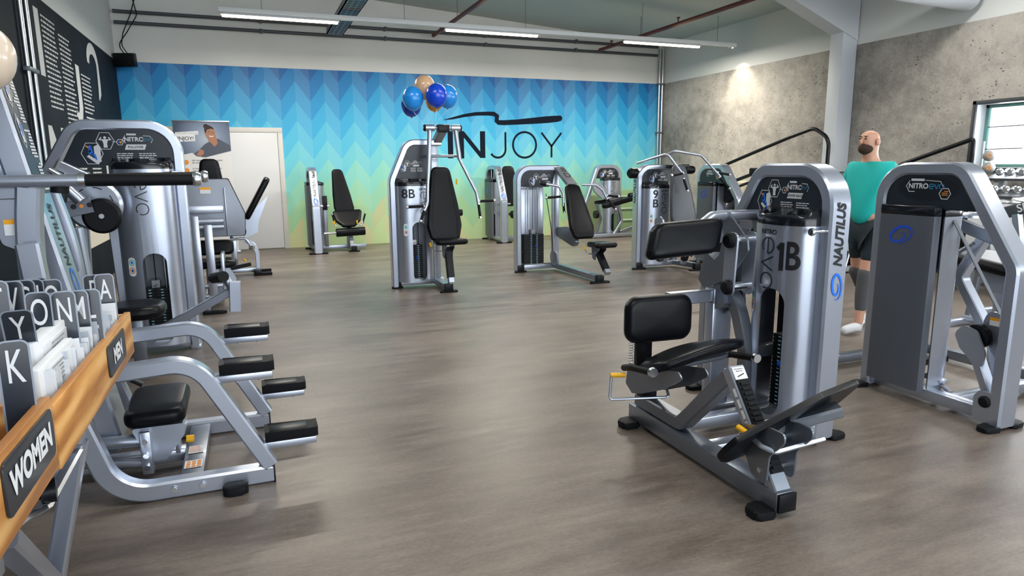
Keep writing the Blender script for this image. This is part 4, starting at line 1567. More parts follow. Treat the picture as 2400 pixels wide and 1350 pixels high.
for (x0, sx) in ((2.06, -1), (2.38, 1)):
    MB().cyl((x0 - 0.055, 8.0, 1.95), (x0 + 0.055, 8.0, 1.95), 0.04, 18).obj('pivot_drum', SILVER, t)
    MB().lathe([(0, 0), (0.032, 0.0), (0.04, 0.01), (0.04, 0.02), (0, 0.02)], (x0 + sx * 0.075, 8.0, 1.95), (-sx, 0, 0), 16).obj('drum_cap', RUBBER, t)
    if sx < 0:
        pts = [(x0, 8.0, 1.93), (2.03, 7.97, 1.58), (1.995, 7.93, 1.25), (1.98, 7.9, 1.06), (1.925, 7.85, 0.97)]
        h1, h2 = ((1.93, 7.9, 1.03), (1.745, 7.9, 1.025)), ((1.925, 7.85, 0.98), (1.88, 7.83, 0.87))
    else:
        pts = [(x0, 8.0, 1.93), (2.415, 7.97, 1.58), (2.52, 7.93, 1.35), (2.60, 7.9, 1.18), (2.62, 7.88, 1.03)]
        h1, h2 = ((2.64, 7.9, 1.07), (2.82, 7.9, 1.075)), ((2.62, 7.88, 1.03), (2.63, 7.86, 0.885))
    MB().tube(pts, 0.02, fil=0.12, n=12, taper=[1.35] * 2 + [1.0] * 40).obj('swing_arm', SILVER, t)
    MB().cyl(pts[0], pts[1], 0.028, 14).obj('arm_sleeve', SILVER, t)
    grip(t, *h1)
    grip(t, *h2)
MB().cyl((2.03, 8.05, 1.62), (2.41, 8.05, 1.62), 0.016, 10).obj('cross_bar', SILVERD, t)
back_pad(t, (2.20, 8.10, 1.49), (2.20, 7.93, 0.60), 0.44, 0.22, seam=True, m=VINYL)
MB().b2((2.14, 8.12, 0.62), (2.24, 8.2, 0.7), 0.005).b2((2.14, 8.14, 1.2), (2.24, 8.2, 1.28), 0.005).obj('pad_mount', SILVERD, t)
seat_unit(t, 2.22, 8.02, 7.62, 0.60, 0.42, 7.68)
MB().cyl((2.4, 8.2, 0.92), (2.50, 8.2, 0.92), 0.045, 14).obj('range_knob', PLASTIC, t)
MB().cyl((2.33, 8.15, 1.1), (2.40, 8.15, 1.1), 0.03, 14).obj('range_knob', PLASTIC, t)
MB().cyl((2.44, 8.2, 1.27), (2.44, 8.2, 1.34), 0.012, 8).obj('lever_tip', YELLOW, t)

# balloons over 8B
BALM = {}


def balloon(x, y, z, r, col, label, tie=None, rough=0.25, group='balloons above machine 8B'):
    m = BALM.get(col) or BALM.setdefault(col, mat('balloon_' + col.strip('#'), col, rough, 0, 0.03, 3, coat=0.3))
    t = Thing('balloon', label, 'balloon', (x, y, z - r * 1.2), group=group)
    prof = []
    for i in range(17):
        a = -PI / 2 + PI * i / 16
        rr = r * math.cos(a)
        zz = r * 1.08 * math.sin(a)
        if zz < 0:
            zz *= 1.12
        prof.append((max(rr, 0.0006), zz))
    MB().lathe(prof, (x, y, z), (0, 0, 1), 28).obj('balloon_skin', m, t, ang=60)
    MB().cyl((x, y, z - r * 1.2), (x, y, z - r * 1.28), 0.006, 8, 0.014).obj('knot', m, t)
    if tie:
        MB().tube([(x, y, z - r * 1.27), ((x + tie[0]) / 2, y, (z - r + tie[2]) / 2), tie], 0.0022, n=5).obj('string', PAPER, t)
    return t


tie = (2.1, 8.15, 1.86)
balloon(1.895, 8.10, 2.30, 0.125, '#1f8fe6', 'light blue balloon at the left of the bunch over machine 8B', tie)
balloon(1.94, 8.40, 2.25, 0.125, '#0e3fae', 'dark blue balloon half hidden behind the left light blue one', tie)
balloon(2.15, 7.98, 2.33, 0.125, '#0f46d2', 'deep blue balloon at the front middle of the bunch', tie)
balloon(2.36, 8.25, 2.35, 0.125, '#1f8fe6', 'light blue balloon at the right of the bunch over machine 8B', tie)
balloon(2.07, 8.22, 2.45, 0.125, '#d9b08a', 'peach balloon at the top of the bunch', tie)
balloon(2.26, 8.5, 2.31, 0.11, '#d9922e', 'orange balloon mostly hidden behind the deep blue one', tie)
balloon(-0.938, 3.3, 1.942, 0.115, '#dccbb8', 'pale beige balloon cut off by the left edge near the camera', (-1.058, 3.32, 1.50), group=None)

# ================================================================== 8D
aD = ([(0.0375, 0.02), (0.0375, 1.4625), (0.66, 1.4625)], [0, 0.17, 0])
t = tower_at('shoulder_machine', 'silver machine numbered 8D with open weight stack in the middle of the hall', 'gym machine', 3.46, 8.80, 0,
             side=-1, rear=None, arch=aD, cover=False, plate={'poly': f2([(0.07, 1.20), (0.50, 1.20), (0.56, 1.26), (0.60, 1.43), (0.07, 1.43)], [0.001, 0.03, 0.03, 0.01, 0.12])}, feet=False, cov=(0.09, 0.45), lowdetail=True, stackw=0.30)
MB().b2((3.5, 8.76, 0.03), (4.12, 8.84, 0.10), 0.005).obj('base_rail', SILVER, t)
MB().b2((4.03, 8.76, 0.1), (4.13, 8.84, 1.46), 0.01).obj('rear_upright', SILVER, t)
MB().b2((3.55, 8.86, 0.1), (3.93, 8.90, 1.2), 0.02).obj('rear_cover', SILVER, t)
tfoot(t, 3.52, 8.74, 0.2)
MB().sweep([(4.08, 8.8, 0.07), (4.12, 7.56, 0.065)], 0.07, 0.09, up=(0, 0, 1)).obj('seat_beam', SILVERD, t)
tfoot(t, 4.12, 7.5, 0.3)
k = MB().sweep([(4.09, 8.80, 1.455), (4.11, 8.72, 1.45), (4.17, 8.42, 1.22)], 0.14, 0.06, up=(1, 0, 0), fil=0.05)
k.obj('number_arm', SILVER, t)
dn = (V((4.17, 8.42, 1.22)) - V((4.11, 8.70, 1.44)))
nrm = dn.normalized().cross(V((-1, 0, 0))).normalized()
if nrm.y > 0:
    nrm = -nrm
o8 = V((4.135, 8.58, 1.355)) + V((0, -0.0, 0)) + nrm * 0.042
d = Decal(lambda x, y, q=0.0: o8 + V((1, 0, 0)) * x - dn.normalized() * y + nrm * q)
d.text('8', 0, 0.075, 0.135, 0.015).text('D', 0.0, -0.045, 0.135, 0.015)
d.obj('number_lettering', INK, t)
back_pad(t, (4.15, 8.42, 1.24), (4.17, 8.05, 0.52), 0.36, 0.20)
MB().prism(f2([(8.75, 0.62), (8.75, 0.5), (8.2, 0.40), (8.1, 0.45), (8.2, 0.62), (8.4, 0.66)], 0.05), (4.1, 0, 0), (0, 1, 0), (0, 0, 1), 0.05).obj('back_bracket', SILVERD, t)
seat_unit(t, 4.29, 8.0, 7.58, 0.46, 0.34, 7.5)
MB().prism(rrect(0.24, 0.2, 0.09, 8.68, 0.19), (4.02, 0, 0), (0, 1, 0), (0, 0, 1), 0.03).obj('cam_cover', GREYP, t)
MB().sweep([(3.93, 8.78, 1.1), (4.0, 8.75, 0.6), (4.02, 8.72, 0.2)], 0.012, 0.012, up=(0, 1, 0)).obj('cable', RUBBER, t)
MB().tube([(3.76, 8.4, 1.25), (3.93, 8.35, 1.22), (3.97, 8.3, 1.12), (3.97, 8.3, 0.95)], 0.018, fil=0.06).obj('swing_arm', SILVER, t)
grip(t, (3.93, 8.3, 1.08), (3.73, 8.3, 1.07))
grip(t, (3.975, 8.3, 1.0), (3.985, 8.3, 0.88))
MB().tube([(4.3, 8.4, 1.235), (4.50, 8.35, 1.225), (4.58, 8.3, 1.15), (4.62, 8.27, 1.05)], 0.018, fil=0.06).obj('swing_arm', SILVER, t)
grip(t, (4.65, 8.3, 1.08), (4.82, 8.3, 1.06))
grip(t, (4.64, 8.27, 1.03), (4.73, 8.22, 0.90))
MB().cyl((3.76, 8.4, 1.25), (3.68, 8.42, 1.27), 0.03, 14).obj('pivot_cap', PLASTIC, t)

# ================================================================== 9B
a9 = ([(0.0375, 0.02), (0.0375, 1.4625), (0.68, 1.4625)], [0, 0.17, 0])
t = tower_at('chest_machine', 'silver machine numbered 9B with grey backrest and high handles in front of the right corner', 'gym machine', 5.14, 8.37, 0,
             side=-1, rear='flat', arch=a9, num='9B', num_pos='stack', plate={'poly': f2([(0.07, 1.22), (0.50, 1.22), (0.55, 1.27), (0.56, 1.43), (0.07, 1.43)], [0.001, 0.03, 0.03, 0.01, 0.12])}, feet=False, lowdetail=True, top_z=1.17, cov=(0.075, 0.50), slot=(0.11, 0.66))
dd = Decal(flat((5.1385, 8.37, 0), (0, -1, 0), (0, 0, 1), 0.002))
dd.text('NAUTILUS', 0.0, 1.12, 0.08, 0.02, 0.2, rot=PI / 2, xs=0.9)
dd.obj('post_lettering', INK, t)
tfoot(t, 5.2, 8.3, 0.24)
MB().b2((5.18, 8.33, 0.03), (5.85, 8.41, 0.10), 0.005).obj('base_rail', SILVER, t)
MB().sweep([(5.82, 8.37, 0.07), (5.9, 7.95, 0.07)], 0.07, 0.09, up=(0, 0, 1)).obj('seat_beam', SILVERD, t)
tfoot(t, 5.9, 7.88, 0.28)
MB().b2((5.78, 8.33, 0.1), (5.86, 8.41, 1.44), 0.006).obj('rear_upright', SILVERD, t)
GREYV = mat('charcoal_vinyl', '#3a4048', 0.4, 0, 0.1, 8, 0.1)
back_pad(t, (5.63, 8.05, 1.49), (5.67, 7.9, 0.58), 0.42, 0.20, m=GREYV)
seat_unit(t, 5.72, 7.98, 7.62, 0.42, 0.4, 7.88, lever=False)
MB().cyl((5.75, 8.25, 0.3), (5.80, 8.25, 0.3), 0.09, 20).obj('cam_wheel', PLASTIC, t)
MB().lathe([(0, 0), (0.05, 0.0), (0.075, 0.03), (0.075, 0.12), (0.05, 0.15), (0, 0.15)], (5.03, 8.36, 1.38), (1, 0.2, 0), 18).obj('roller_pad', VINYL, t)
MB().lathe([(0, 0), (0.05, 0.0), (0.06, 0.03), (0.06, 0.12), (0.05, 0.15), (0, 0.15)], (5.85, 8.2, 1.42), (1, 0, 0), 18).obj('roller_pad', VINYL, t)
MB().b2((5.6, 8.15, 1.44), (5.9, 8.35, 1.5), 0.01).obj('head_block', PLASTIC, t)
MB().tube([(5.25, 8.5, 1.52), (5.36, 8.0, 1.63), (5.40, 7.95, 1.62), (5.58, 7.85, 1.36)], 0.018, fil=0.04).obj('swing_arm', SILVER, t)
MB().tube([(5.40, 8.1, 1.60), (5.50, 7.95, 1.68), (5.9, 7.9, 1.62), (6.16, 7.85, 1.36), (6.2, 7.85, 1.32)], 0.018, fil=0.06).obj('swing_arm', SILVER, t)
grip(t, (5.57, 7.85, 1.375), (5.43, 7.88, 1.35))
grip(t, (5.59, 7.85, 1.30), (5.64, 7.83, 1.15))
grip(t, (6.16, 7.85, 1.38), (6.33, 7.83, 1.35))
grip(t, (6.19, 7.85, 1.31), (6.32, 7.80, 1.17))

# ================================================================== machines 3 and 2 against the mural wall


def edge_marks(num, zn, zt, ln):
    def f(t):
        # written on the leg that faces the room: local +x side, upper part follows the slanted leg
        d = Decal(lambda x, z, q=0.0: V((0.95 + 0.003 - max(0, z - 0.80) * 0.0, 0 - x, z)))
        return None
    return f


for (nm, num, x, y, lab, rear, kn) in (('leg_extension_machine', '3', 1.055, 12.95, 'silver machine numbered 3 by the mural wall right of the door', 'flat', 0.82),
                                       ('biceps_machine', '2', 4.60, 13.17, 'silver machine numbered 2 by the mural wall under the wall logo', 'badge', 0.82)):
    t = tower_at(nm, lab, 'gym machine', x, y, -PI / 2, side=1, knee=kn, L=0.93, rear=rear, lowdetail=True, evo_on=False)
    # slanted leg front face: from (y-0.93, z=kn) up to (y-0.584, z=1.5)
    p0 = V((x, y - 0.934, kn + 0.02))
    p1 = V((x, y - 0.60, 1.49))
    up = (p1 - p0).normalized()
    nn = up.cross(V((-1, 0, 0)))
    if nn.y > 0:
        nn = -nn
    n3 = nn.normalized() * 0.012
    d = Decal(lambda a, b, q=0.0: p0 + V((1, 0, 0)) * a + up * b + n3)
    d.text(num, 0.005, 0.60, 0.15, 0.02)
    d.text('NAUTILUS', 0.0, 0.34, 0.075, 0.02, 0.2, rot=PI / 2, xs=0.95)
    d.obj('leg_lettering', INK, t)
    d = Decal(lambda a, b, q=0.0: p0 + V((1, 0, 0)) * a + up * b + n3)
    swirl(d, 0.0, 0.08, 0.035, 0.065, rot=0.1, w=1.3)
    d.obj('emblem', SWIRL, t)
    if num == '3':
        back_pad(t, (1.50, 12.62, 1.46), (1.60, 12.45, 0.60), 0.36, 0.18)
        pad('seat', t, f2([(-0.27, 0.13), (0.27, 0.13), (0.22, -0.1), (0.1, -0.22), (-0.1, -0.22), (-0.22, -0.1)], 0.05), (1.62, 12.35, 0.62), (1, 0, 0.03), (0, 0.6, 0.8), 0.07)
        MB().lathe([(0, 0), (0.07, 0.0), (0.075, 0.01), (0.075, 0.50), (0.07, 0.51), (0, 0.51)], (1.39, 12.25, 0.345), (1, 0, 0.03), 20).obj('shin_roller', VINYL, t)
        MB().cyl((1.18, 12.25, 0.34), (1.4, 12.25, 0.345), 0.02, 12).obj('roller_shaft', CHROME, t)
        MB().b2((1.20, 12.30, 0.1), (1.26, 12.37, 0.95), 0.005).obj('lever_upright', SILVERD, t)
        MB().b2((1.19, 12.28, 0.75), (1.27, 12.38, 1.0), 0.01).obj('range_block', PLASTIC, t)
        MB().cyl((1.12, 12.3, 0.82), (1.3, 12.3, 0.82), 0.02, 10).obj('axle', SILVER, t)
        MB().b2((1.13, 12.5, 0.03), (1.95, 12.58, 0.10), 0.005).obj('base_rail', SILVER, t)
        MB().b2((1.60, 12.42, 0.03), (1.68, 12.5, 0.62), 0.005).obj('seat_column', SILVERD, t)
        MB().sweep([(1.64, 12.45, 0.55), (1.66, 12.2, 0.05)], 0.07, 0.05, up=(1, 0, 0)).obj('front_strut', SILVER, t)
        tfoot(t, 1.68, 12.14, 0.22)
        MB().tube([(1.36, 12.3, 0.60), (1.38, 12.25, 0.46), (1.85, 12.25, 0.46), (1.89, 12.3, 0.60)], 0.012, fil=0.04).obj('handle_bar', CHROME, t)
        grip(t, (1.38, 12.28, 0.50), (1.345, 12.28, 0.66), 0.016)
        grip(t, (1.87, 12.28, 0.50), (1.92, 12.28, 0.66), 0.016)
        for xx in (1.36, 1.76):
            MB().cyl((xx, 12.2, 0.50), (xx, 12.2, 0.56), 0.012, 8).obj('lever_tip', YELLOW, t)
    else:
        back_pad(t, (4.86, 12.75, 1.49), (4.92, 12.6, 0.70), 0.40, 0.22)
        seat_unit(t, 4.95, 12.6, 12.25, 0.55, 0.4, 12.2, lever=False)
        MB().cyl((4.68, 12.5, 0.75), (4.82, 12.5, 0.75), 0.02, 10).obj('axle', CHROME, t)
        MB().b2((4.66, 12.6, 0.03), (5.1, 12.68, 0.10), 0.005).obj('base_rail', SILVER, t)
        MB().lathe([(0, 0), (0.07, 0), (0.075, 0.02), (0.07, 0.16), (0, 0.16)], (4.78, 12.35, 0.55), (1, 0, 0), 18).obj('roller_pad', VINYL, t)

# ================================================================== far machine facing the room, right of 8D
t = tower_at('abdominal_machine', 'small distant silver machine between 8D and 9B in front of the mural', 'gym machine', 7.36, 12.6, PI,
             side=1, rear=None, knee=0.55, L=0.92, lowdetail=True, slot=(0.11, 0.5))
back_pad(t, (6.75, 12.45, 0.72), (7.3, 12.3, 0.80), 0.30, 0.24)
MB().prism(f2([(6.55, 1.12), (6.72, 1.15), (6.88, 1.0), (6.95, 0.85), (6.8, 0.8), (6.62, 0.95)], 0.05), (0, 12.35, 0), (1, 0, 0), (0, 0, 1), 0.06).obj('arm_cover', GREYP, t)
pad('leg_pad', t, rrect(0.75, 0.16, 0.06), (7.1, 12.2, 0.74), (1, 0, 0.22), (0, 1, 0), 0.1)
MB().lathe([(0, 0), (0.06, 0), (0.07, 0.02), (0.06, 0.2), (0, 0.2)], (7.35, 12.2, 0.85), (1, 0, 0.1), 18).obj('roller_pad', VINYL, t)
MB().cyl((6.55, 12.2, 0.5), (6.62, 12.2, 0.5), 0.08, 18).obj('pulley', PLASTIC, t)
MB().sweep([(6.62, 12.3, 0.05), (6.75, 12.3, 0.4), (6.65, 12.3, 0.7)], 0.05, 0.05, up=(0, 1, 0), fil=0.1).obj('frame_leg', SILVERD, t)
MB().sweep([(7.05, 12.3, 0.05), (7.25, 12.3, 0.35), (7.15, 12.3, 0.7)], 0.06, 0.05, up=(0, 1, 0), fil=0.1).obj('frame_leg', SILVER, t)
MB().b2((6.5, 12.25, 0.02), (7.9, 12.33, 0.09), 0.005).obj('floor_rail', SILVER, t)
MB().sweep([(7.2, 12.29, 0.1), (7.85, 12.29, 0.3)], 0.06, 0.08, up=(0, 1, 0)).obj('brace', SILVERD, t)

# ================================================================== machine behind 9B
t = tower_at('triceps_machine', 'silver machine with small blue emblem just right of machine 9B', 'gym machine', 6.44, 8.62, -PI / 2,
             side=1, rear='swirl', L=0.96, knee=1.0, lowdetail=True)
MB().prism(f2([(7.95, 1.2), (8.15, 1.28), (8.25, 1.18), (8.2, 1.0), (8.1, 0.92), (7.98, 1.0)], 0.05), (6.55, 0, 0), (0, 1, 0), (0, 0, 1), 0.06).obj('cam_cover', PLASTIC, t)
MB().sweep([(6.6, 7.93, 1.02), (6.6, 8.1, 0.9), (6.6, 8.22, 0.72)], 0.08, 0.05, up=(1, 0, 0), fil=0.08).obj('swing_arm', SILVERD, t)
MB().b2((6.5, 7.9, 0.03), (7.3, 7.98, 0.1), 0.005).obj('base_rail', SILVERD, t)
pad('seat', t, rrect(0.36, 0.36, 0.08), (7.0, 8.1, 0.55), (1, 0, 0), (0, 1, 0), 0.07)
MB().b2((6.96, 8.06, 0.1), (7.04, 8.14, 0.52), 0.005).obj('seat_column', SILVER, t)
k = MB().b2((6.9, 7.72, 1.3), (7.02, 7.8, 1.40), 0.02)
k.obj('roller_pad', VINYL, t)
MB().cyl((6.52, 7.95, 1.15), (6.95, 7.76, 1.33), 0.02, 8).obj('roller_arm', PLASTIC, t)


# ================================================================== chin and dip machine (left foreground)
t = Thing('chin_dip_machine', 'large silver chin and dip machine with four black step pads in the left foreground', 'gym machine', (-0.6, 3.64, 0))


def xz(pts, y):
    return [(p[0], y, p[1]) for p in pts]


for y in (3.27, 4.02):
    MB().sweep(xz([(0.012, 0.045), (-0.66, 0.045), (-0.82, 0.60), (-0.86, 1.2)], y), 0.075, 0.085, up=(0, 1, 0), fil=[0, 0.2, 0.3, 0], cr=0.01, seg=10).obj('base_frame', SILVER, t)
    MB().sweep(xz([(-0.84, 0.60), (-0.29, 0.632), (0.0, 0.085)], y), 0.075, 0.07, up=(0, 1, 0), fil=0.17, cr=0.008, seg=10).obj('step_rail', SILVER, t)
    MB().b2((0.008, y - 0.036, 0.0), (0.02, y + 0.036, 0.09), 0.003).obj('end_cap', PLASTIC, t)
    for (x0, x1, z) in ((-0.19, 0.05, 0.555), (-0.015, 0.23, 0.20)):
        MB().b2((x0 - 0.05, y - 0.02, z - 0.035), (x1 - 0.01, y + 0.05, z), 0.004).obj('step_bracket', SILVER, t)
        k = MB()
        k.prism([(x0, z + 0.005), (x1, z + 0.005), (x1, z + 0.054), (x1 - 0.03, z + 0.05), (x0 + 0.015, z + 0.05), (x0, z + 0.056)], (0, y + 0.03, 0), (1, 0, 0), (0, 0, 1), 0.12, 0.006)
        st = k.obj('step_pad', RUBBER, t)
        MB().b2((x0 + 0.022, y - 0.01, z + 0.048), (x1 - 0.05, y + 0.07, z + 0.052), 0.001).obj('tread', PLASTIC, st)
        for q in (0.07, 0.17):
            MB().cyl((x0 + q, y, z - 0.043), (x0 + q, y, z - 0.034), 0.007, 8).obj('bolt', CHROME, t)
for x in (-0.42, -0.30):
    MB().cyl((x, 3.22, 0.05), (x, 3.228, 0.05), 0.012, 10).obj('bolt', CHROME, t)
MB().b2((-0.40, 3.31, 0.03), (-0.30, 3.98, 0.075), 0.004).obj('cross_plate', SILVERD, t)
d = Decal(flat((-0.35, 3.5, 0.077), (1, 0, 0), (0, 1, 0)))
d.rect(-0.035, 0.06, 0.035, 0.16).rect(-0.04, -0.12, 0.04, -0.03)
d.obj('warning_label', PAPER, t)
d = Decal(flat((-0.35, 3.5, 0.077), (1, 0, 0), (0, 1, 0), 0.0025))
for i in range(3):
    for j in range(3):
        d.rect(-0.032 + i * 0.024, -0.115 + j * 0.027, -0.014 + i * 0.024, -0.095 + j * 0.027)
textlines(d, -0.03, 0.145, 0.06, 7, 0.012, 0.004)
d.obj('warning_print', ORANGE, t)
for (x, y) in ((-0.16, 3.22), (-0.16, 4.07)):
    s_ = -1 if y < 3.6 else 1
    MB().prism(f2([(-0.06, 0.0), (0.06, 0.0), (0.05, 0.07), (-0.05, 0.07)], 0.025), (x, y, 0.022), (1, 0, 0), (0, s_, 0), 0.044, 0.012).obj('rubber_foot', RUBBER, t)
# knee pad carriage
pad('knee_pad', t, rrect(0.27, 0.42, 0.06, seg=6), (-0.505, 3.66, 0.325), (1, 0, 0), (0, 1, 0.05), 0.085, soft=0.42, puff=0.004)
MB().prism(f2([(-0.61, 0.275), (-0.38, 0.275), (-0.38, 0.22), (-0.47, 0.10), (-0.54, 0.10)], 0.012), (0, 3.55, 0), (1, 0, 0), (0, 0, 1), 0.15).obj('pad_carriage', SILVER, t)
MB().b2((-0.575, 3.44, 0.05), (-0.525, 3.48, 0.265), 0.008).obj('carriage_bracket', SILVER, t)
for z in (0.09, 0.15, 0.22):
    MB().cyl((-0.55, 3.425, z), (-0.55, 3.445, z), 0.013, 12).obj('bolt', CHROME, t)
MB().tube([(-1.25, 3.52, 0.42), (-0.95, 3.52, 0.24), (-0.85, 3.52, 0.215), (-0.57, 3.52, 0.20)], 0.032, fil=0.15, n=16).obj('lever_arm', SILVER, t)
MB().tube([(-1.25, 3.55, 0.20), (-0.9, 3.55, 0.115), (-0.56, 3.5, 0.085)], 0.022, fil=0.1, n=14).obj('lever_arm', SILVER, t)
MB().cyl((-0.385, 3.56, 0.16), (-0.35, 3.56, 0.158), 0.018, 14).obj('lock_knob', YELLOW, t)
MB().b2((-0.44, 3.58, 0.08), (-0.42, 3.68, 0.18), 0.004).obj('lock_bracket', SILVER, t)
# curved uprights and rear rails
MB().sweep(xz([(-0.86, 1.0), (-0.83, 0.62), (-0.78, 0.42), (-0.77, 0.06)], 3.80), 0.06, 0.10, up=(0, 1, 0), fil=0.3, cr=0.01).obj('curved_upright', SILVER, t)
MB().sweep(xz([(-0.92, 0.70), (-0.70, 0.72)], 3.9), 0.08, 0.08, up=(0, 1, 0)).obj('pivot_housing', SILVER, t)
MB().cyl((-0.74, 3.8, 0.62), (-0.74, 3.95, 0.62), 0.035, 16).obj('pivot_housing', SILVER, t)
MB().sweep(xz([(-0.79, 0.60), (-0.68, 0.38), (-0.62, 0.34)], 4.0), 0.05, 0.02, up=(0, 1, 0), fil=0.08).obj('drive_belt', PLASTIC, t)
MB().b2((-1.6, 3.60, 0.03), (-0.4, 3.68, 0.09), 0.005).obj('centre_rail', SILVER, t)
# leaning tower
SL = V((-0.863,3.550,1.369)) - V((-0.795,3.550,0.948))
q0 = V((-0.953,3.550,1.824))
q1 = V((-0.795,3.550,0.948))
dn = (q1 - q0).normalized()
qa, qb = q0 - dn * 0.45, q1 + dn * 0.75
fx = V((0, 0, 1)).cross(V((0, 1, 0)))
nf = V((0, 1, 0)).cross(dn).normalized()
if nf.x < 0:
    nf = -nf
W2 = 0.22
cY = V((0, W2 / 2, 0))
MB().sweep([qa + cY - nf * 0.05, qb + cY - nf * 0.05], W2, 0.10, up=(0, 1, 0), cr=0.012).obj('leaning_post', SILVER, t)
# side cover that closes the tower towards the wall
k = MB().prism([(q0.x - 0.75, 2.15), (qa.x - 0.005, qa.z), ((q0 + dn * 0.42).x - 0.005, (q0 + dn * 0.42).z), (q0.x - 0.75, 1.42)], (0, 3.66, 0), (1, 0, 0), (0, 0, 1), 0.14, 0.01)
k.obj('tower_cover', SILVER, t)
MB().b2((-2.0 + 0.12, 3.56, 0.03), (-1.62, 3.78, 1.9), 0.01).obj('stack_housing', GREYP, t)
fd = lambda a, b, q=0.0: q0 + V((0, 1, 0)) * (0.012 + a) + dn * b + nf * (0.002 + q)
d = Decal(fd)
d.rect(0.0, -0.42, W2 - 0.024, 0.44)
lp = d.obj('instruction_label', WEAVE, t)
d = Decal(fd).up(0.002)
for (b0, b1, off) in ((-0.35, -0.12, 0.1), (-0.08, 0.12, 0.1), (0.15, 0.27, 0.08), (0.30, 0.42, 0.05)):
    b = b0
    while b < b1:
        ln = random.uniform(0.03, 0.085)
        d.rect(W2 - 0.035 - ln, b, W2 - 0.035, b + 0.008)
        b += 0.0145
for c in (-0.26, -0.02, 0.16):
    d.stroke([(0.048 + 0.036 * math.cos(q), c + 0.075 * math.sin(q)) for q in [math.radians(30 + 60 * i) for i in range(6)]], 0.004, True)
    d.disc(0.05, c - 0.03, 0.014, 12, 0.03).poly([(0.032, c), (0.068, c), (0.062, c + 0.05), (0.038, c + 0.05)])
d.obj('label_print', LABELW, lp)
d = Decal(fd).up(0.003)
for c in (-0.26, -0.02, 0.16):
    d.disc(0.055, c - 0.005, 0.01, 12, 0.03)
d.obj('figure_print', SWIRL, lp)
d = Decal(fd).up(0.001)
d.f = lambda a, b, q=0.0: fd(a, -b, q)
d.text('NAUTILUS', W2 * 0.46, -0.64, 0.075, 0.035, 0.2, rot=PI / 2, xs=0.85)
d.obj('post_lettering', INK, t)
d = Decal(lambda a, b, q=0.0: fd(a, b, q)).up(0.001)
d.f = lambda a, b, q=0.0: fd(W2 * 0.46 + a, 0.88 - b, q)
swirl(d, 0, 0, 0.04, 0.08, rot=0.1, w=1.2)
d.obj('emblem', SWIRL, t)
# handle cross beam, hanging plate, curved handle post
MB().sweep([(-1.217,3.450,1.403), (-0.873,3.450,1.410)], 0.075, 0.10, up=(0, 0, 1), cr=0.01).obj('handle_beam', SILVER, t)
b = V((-0.948,3.420,1.318))
MB().prism(f2([(b.x - 0.10, b.z + 0.16), (b.x + 0.08, b.z + 0.16), (b.x + 0.08, b.z - 0.1), (b.x + 0.02, b.z - 0.16), (b.x - 0.04, b.z - 0.13)], 0.03), (0, 3.42, 0), (1, 0, 0), (0, 0, 1), 0.03).obj('hanging_plate', SILVER, t)
d = Decal(flat((-0.937,3.400,1.261), (1, 0, 0), (0, 0, 1), 0.003))
d.rect(-0.035, -0.035, 0.03, 0.012)
d.obj('caution_sticker', PAPER, t)
d = Decal(flat((-0.937,3.400,1.261), (1, 0, 0), (0, 0, 1), 0.003))
d.rect(-0.035, 0.012, 0.03, 0.032)
d.obj('caution_band', AMBER, t)
MB().sweep(smooth([(-0.862,3.400,1.424), (-0.880,3.400,1.281), (-0.890,3.400,1.117), (-0.888,3.400,0.930), (-0.868,3.400,0.658)]), 0.09, 0.09, up=(0, 1, 0), cr=0.012).obj('handle_post', SILVER, t)
MB().sweep(smooth([(-0.890,3.850,1.412), (-0.838,3.850,1.162), (-0.820,3.850,0.904), (-0.825,3.850,0.415)]), 0.07, 0.05, up=(0, 1, 0), cr=0.01).obj('rear_handle_post', SILVER, t)
# dip handles: near and far
a, b, c = V((-1.042,3.370,1.451)), V((-0.654,3.370,1.453)), V((-0.233,3.370,1.451))
MB().tube([a + V((-0.35, 0.05, -0.02)), a, b], 0.026, fil=0.1, n=18).obj('dip_handle', SILVER, t)
MB().cyl(b, c, 0.027, 20).obj('grip', RUBBER, t)
MB().lathe([(0, 0), (0.029, 0), (0.032, 0.008), (0.032, 0.022), (0.026, 0.034), (0, 0.034)], c, (1, 0, 0), 22).obj('grip_end_cap', CHROME, t)
MB().cyl(b - V((0.02, 0, 0)), b + V((0.005, 0, 0)), 0.033, 20).obj('grip_collar', CHROME, t)
a, c = V((-0.865,4.000,1.450)), V((-0.234,4.000,1.455))
b = a + (c - a) * 0.35
MB().cyl(a + V((-0.5, 0, 0)), b, 0.024, 16).obj('dip_handle', SILVER, t)
MB().cyl(b, c, 0.026, 18).obj('grip', RUBBER, t)
MB().lathe([(0, 0), (0.028, 0), (0.032, 0.008), (0.032, 0.022), (0.026, 0.032), (0, 0.032)], c, (1, 0, 0), 22).obj('grip_end_cap', CHROME, t)
MB().cyl((-0.754,3.400,1.429), (-0.757,3.400,1.400), 0.035, 16).obj('handle_bumper', RUBBER, t)

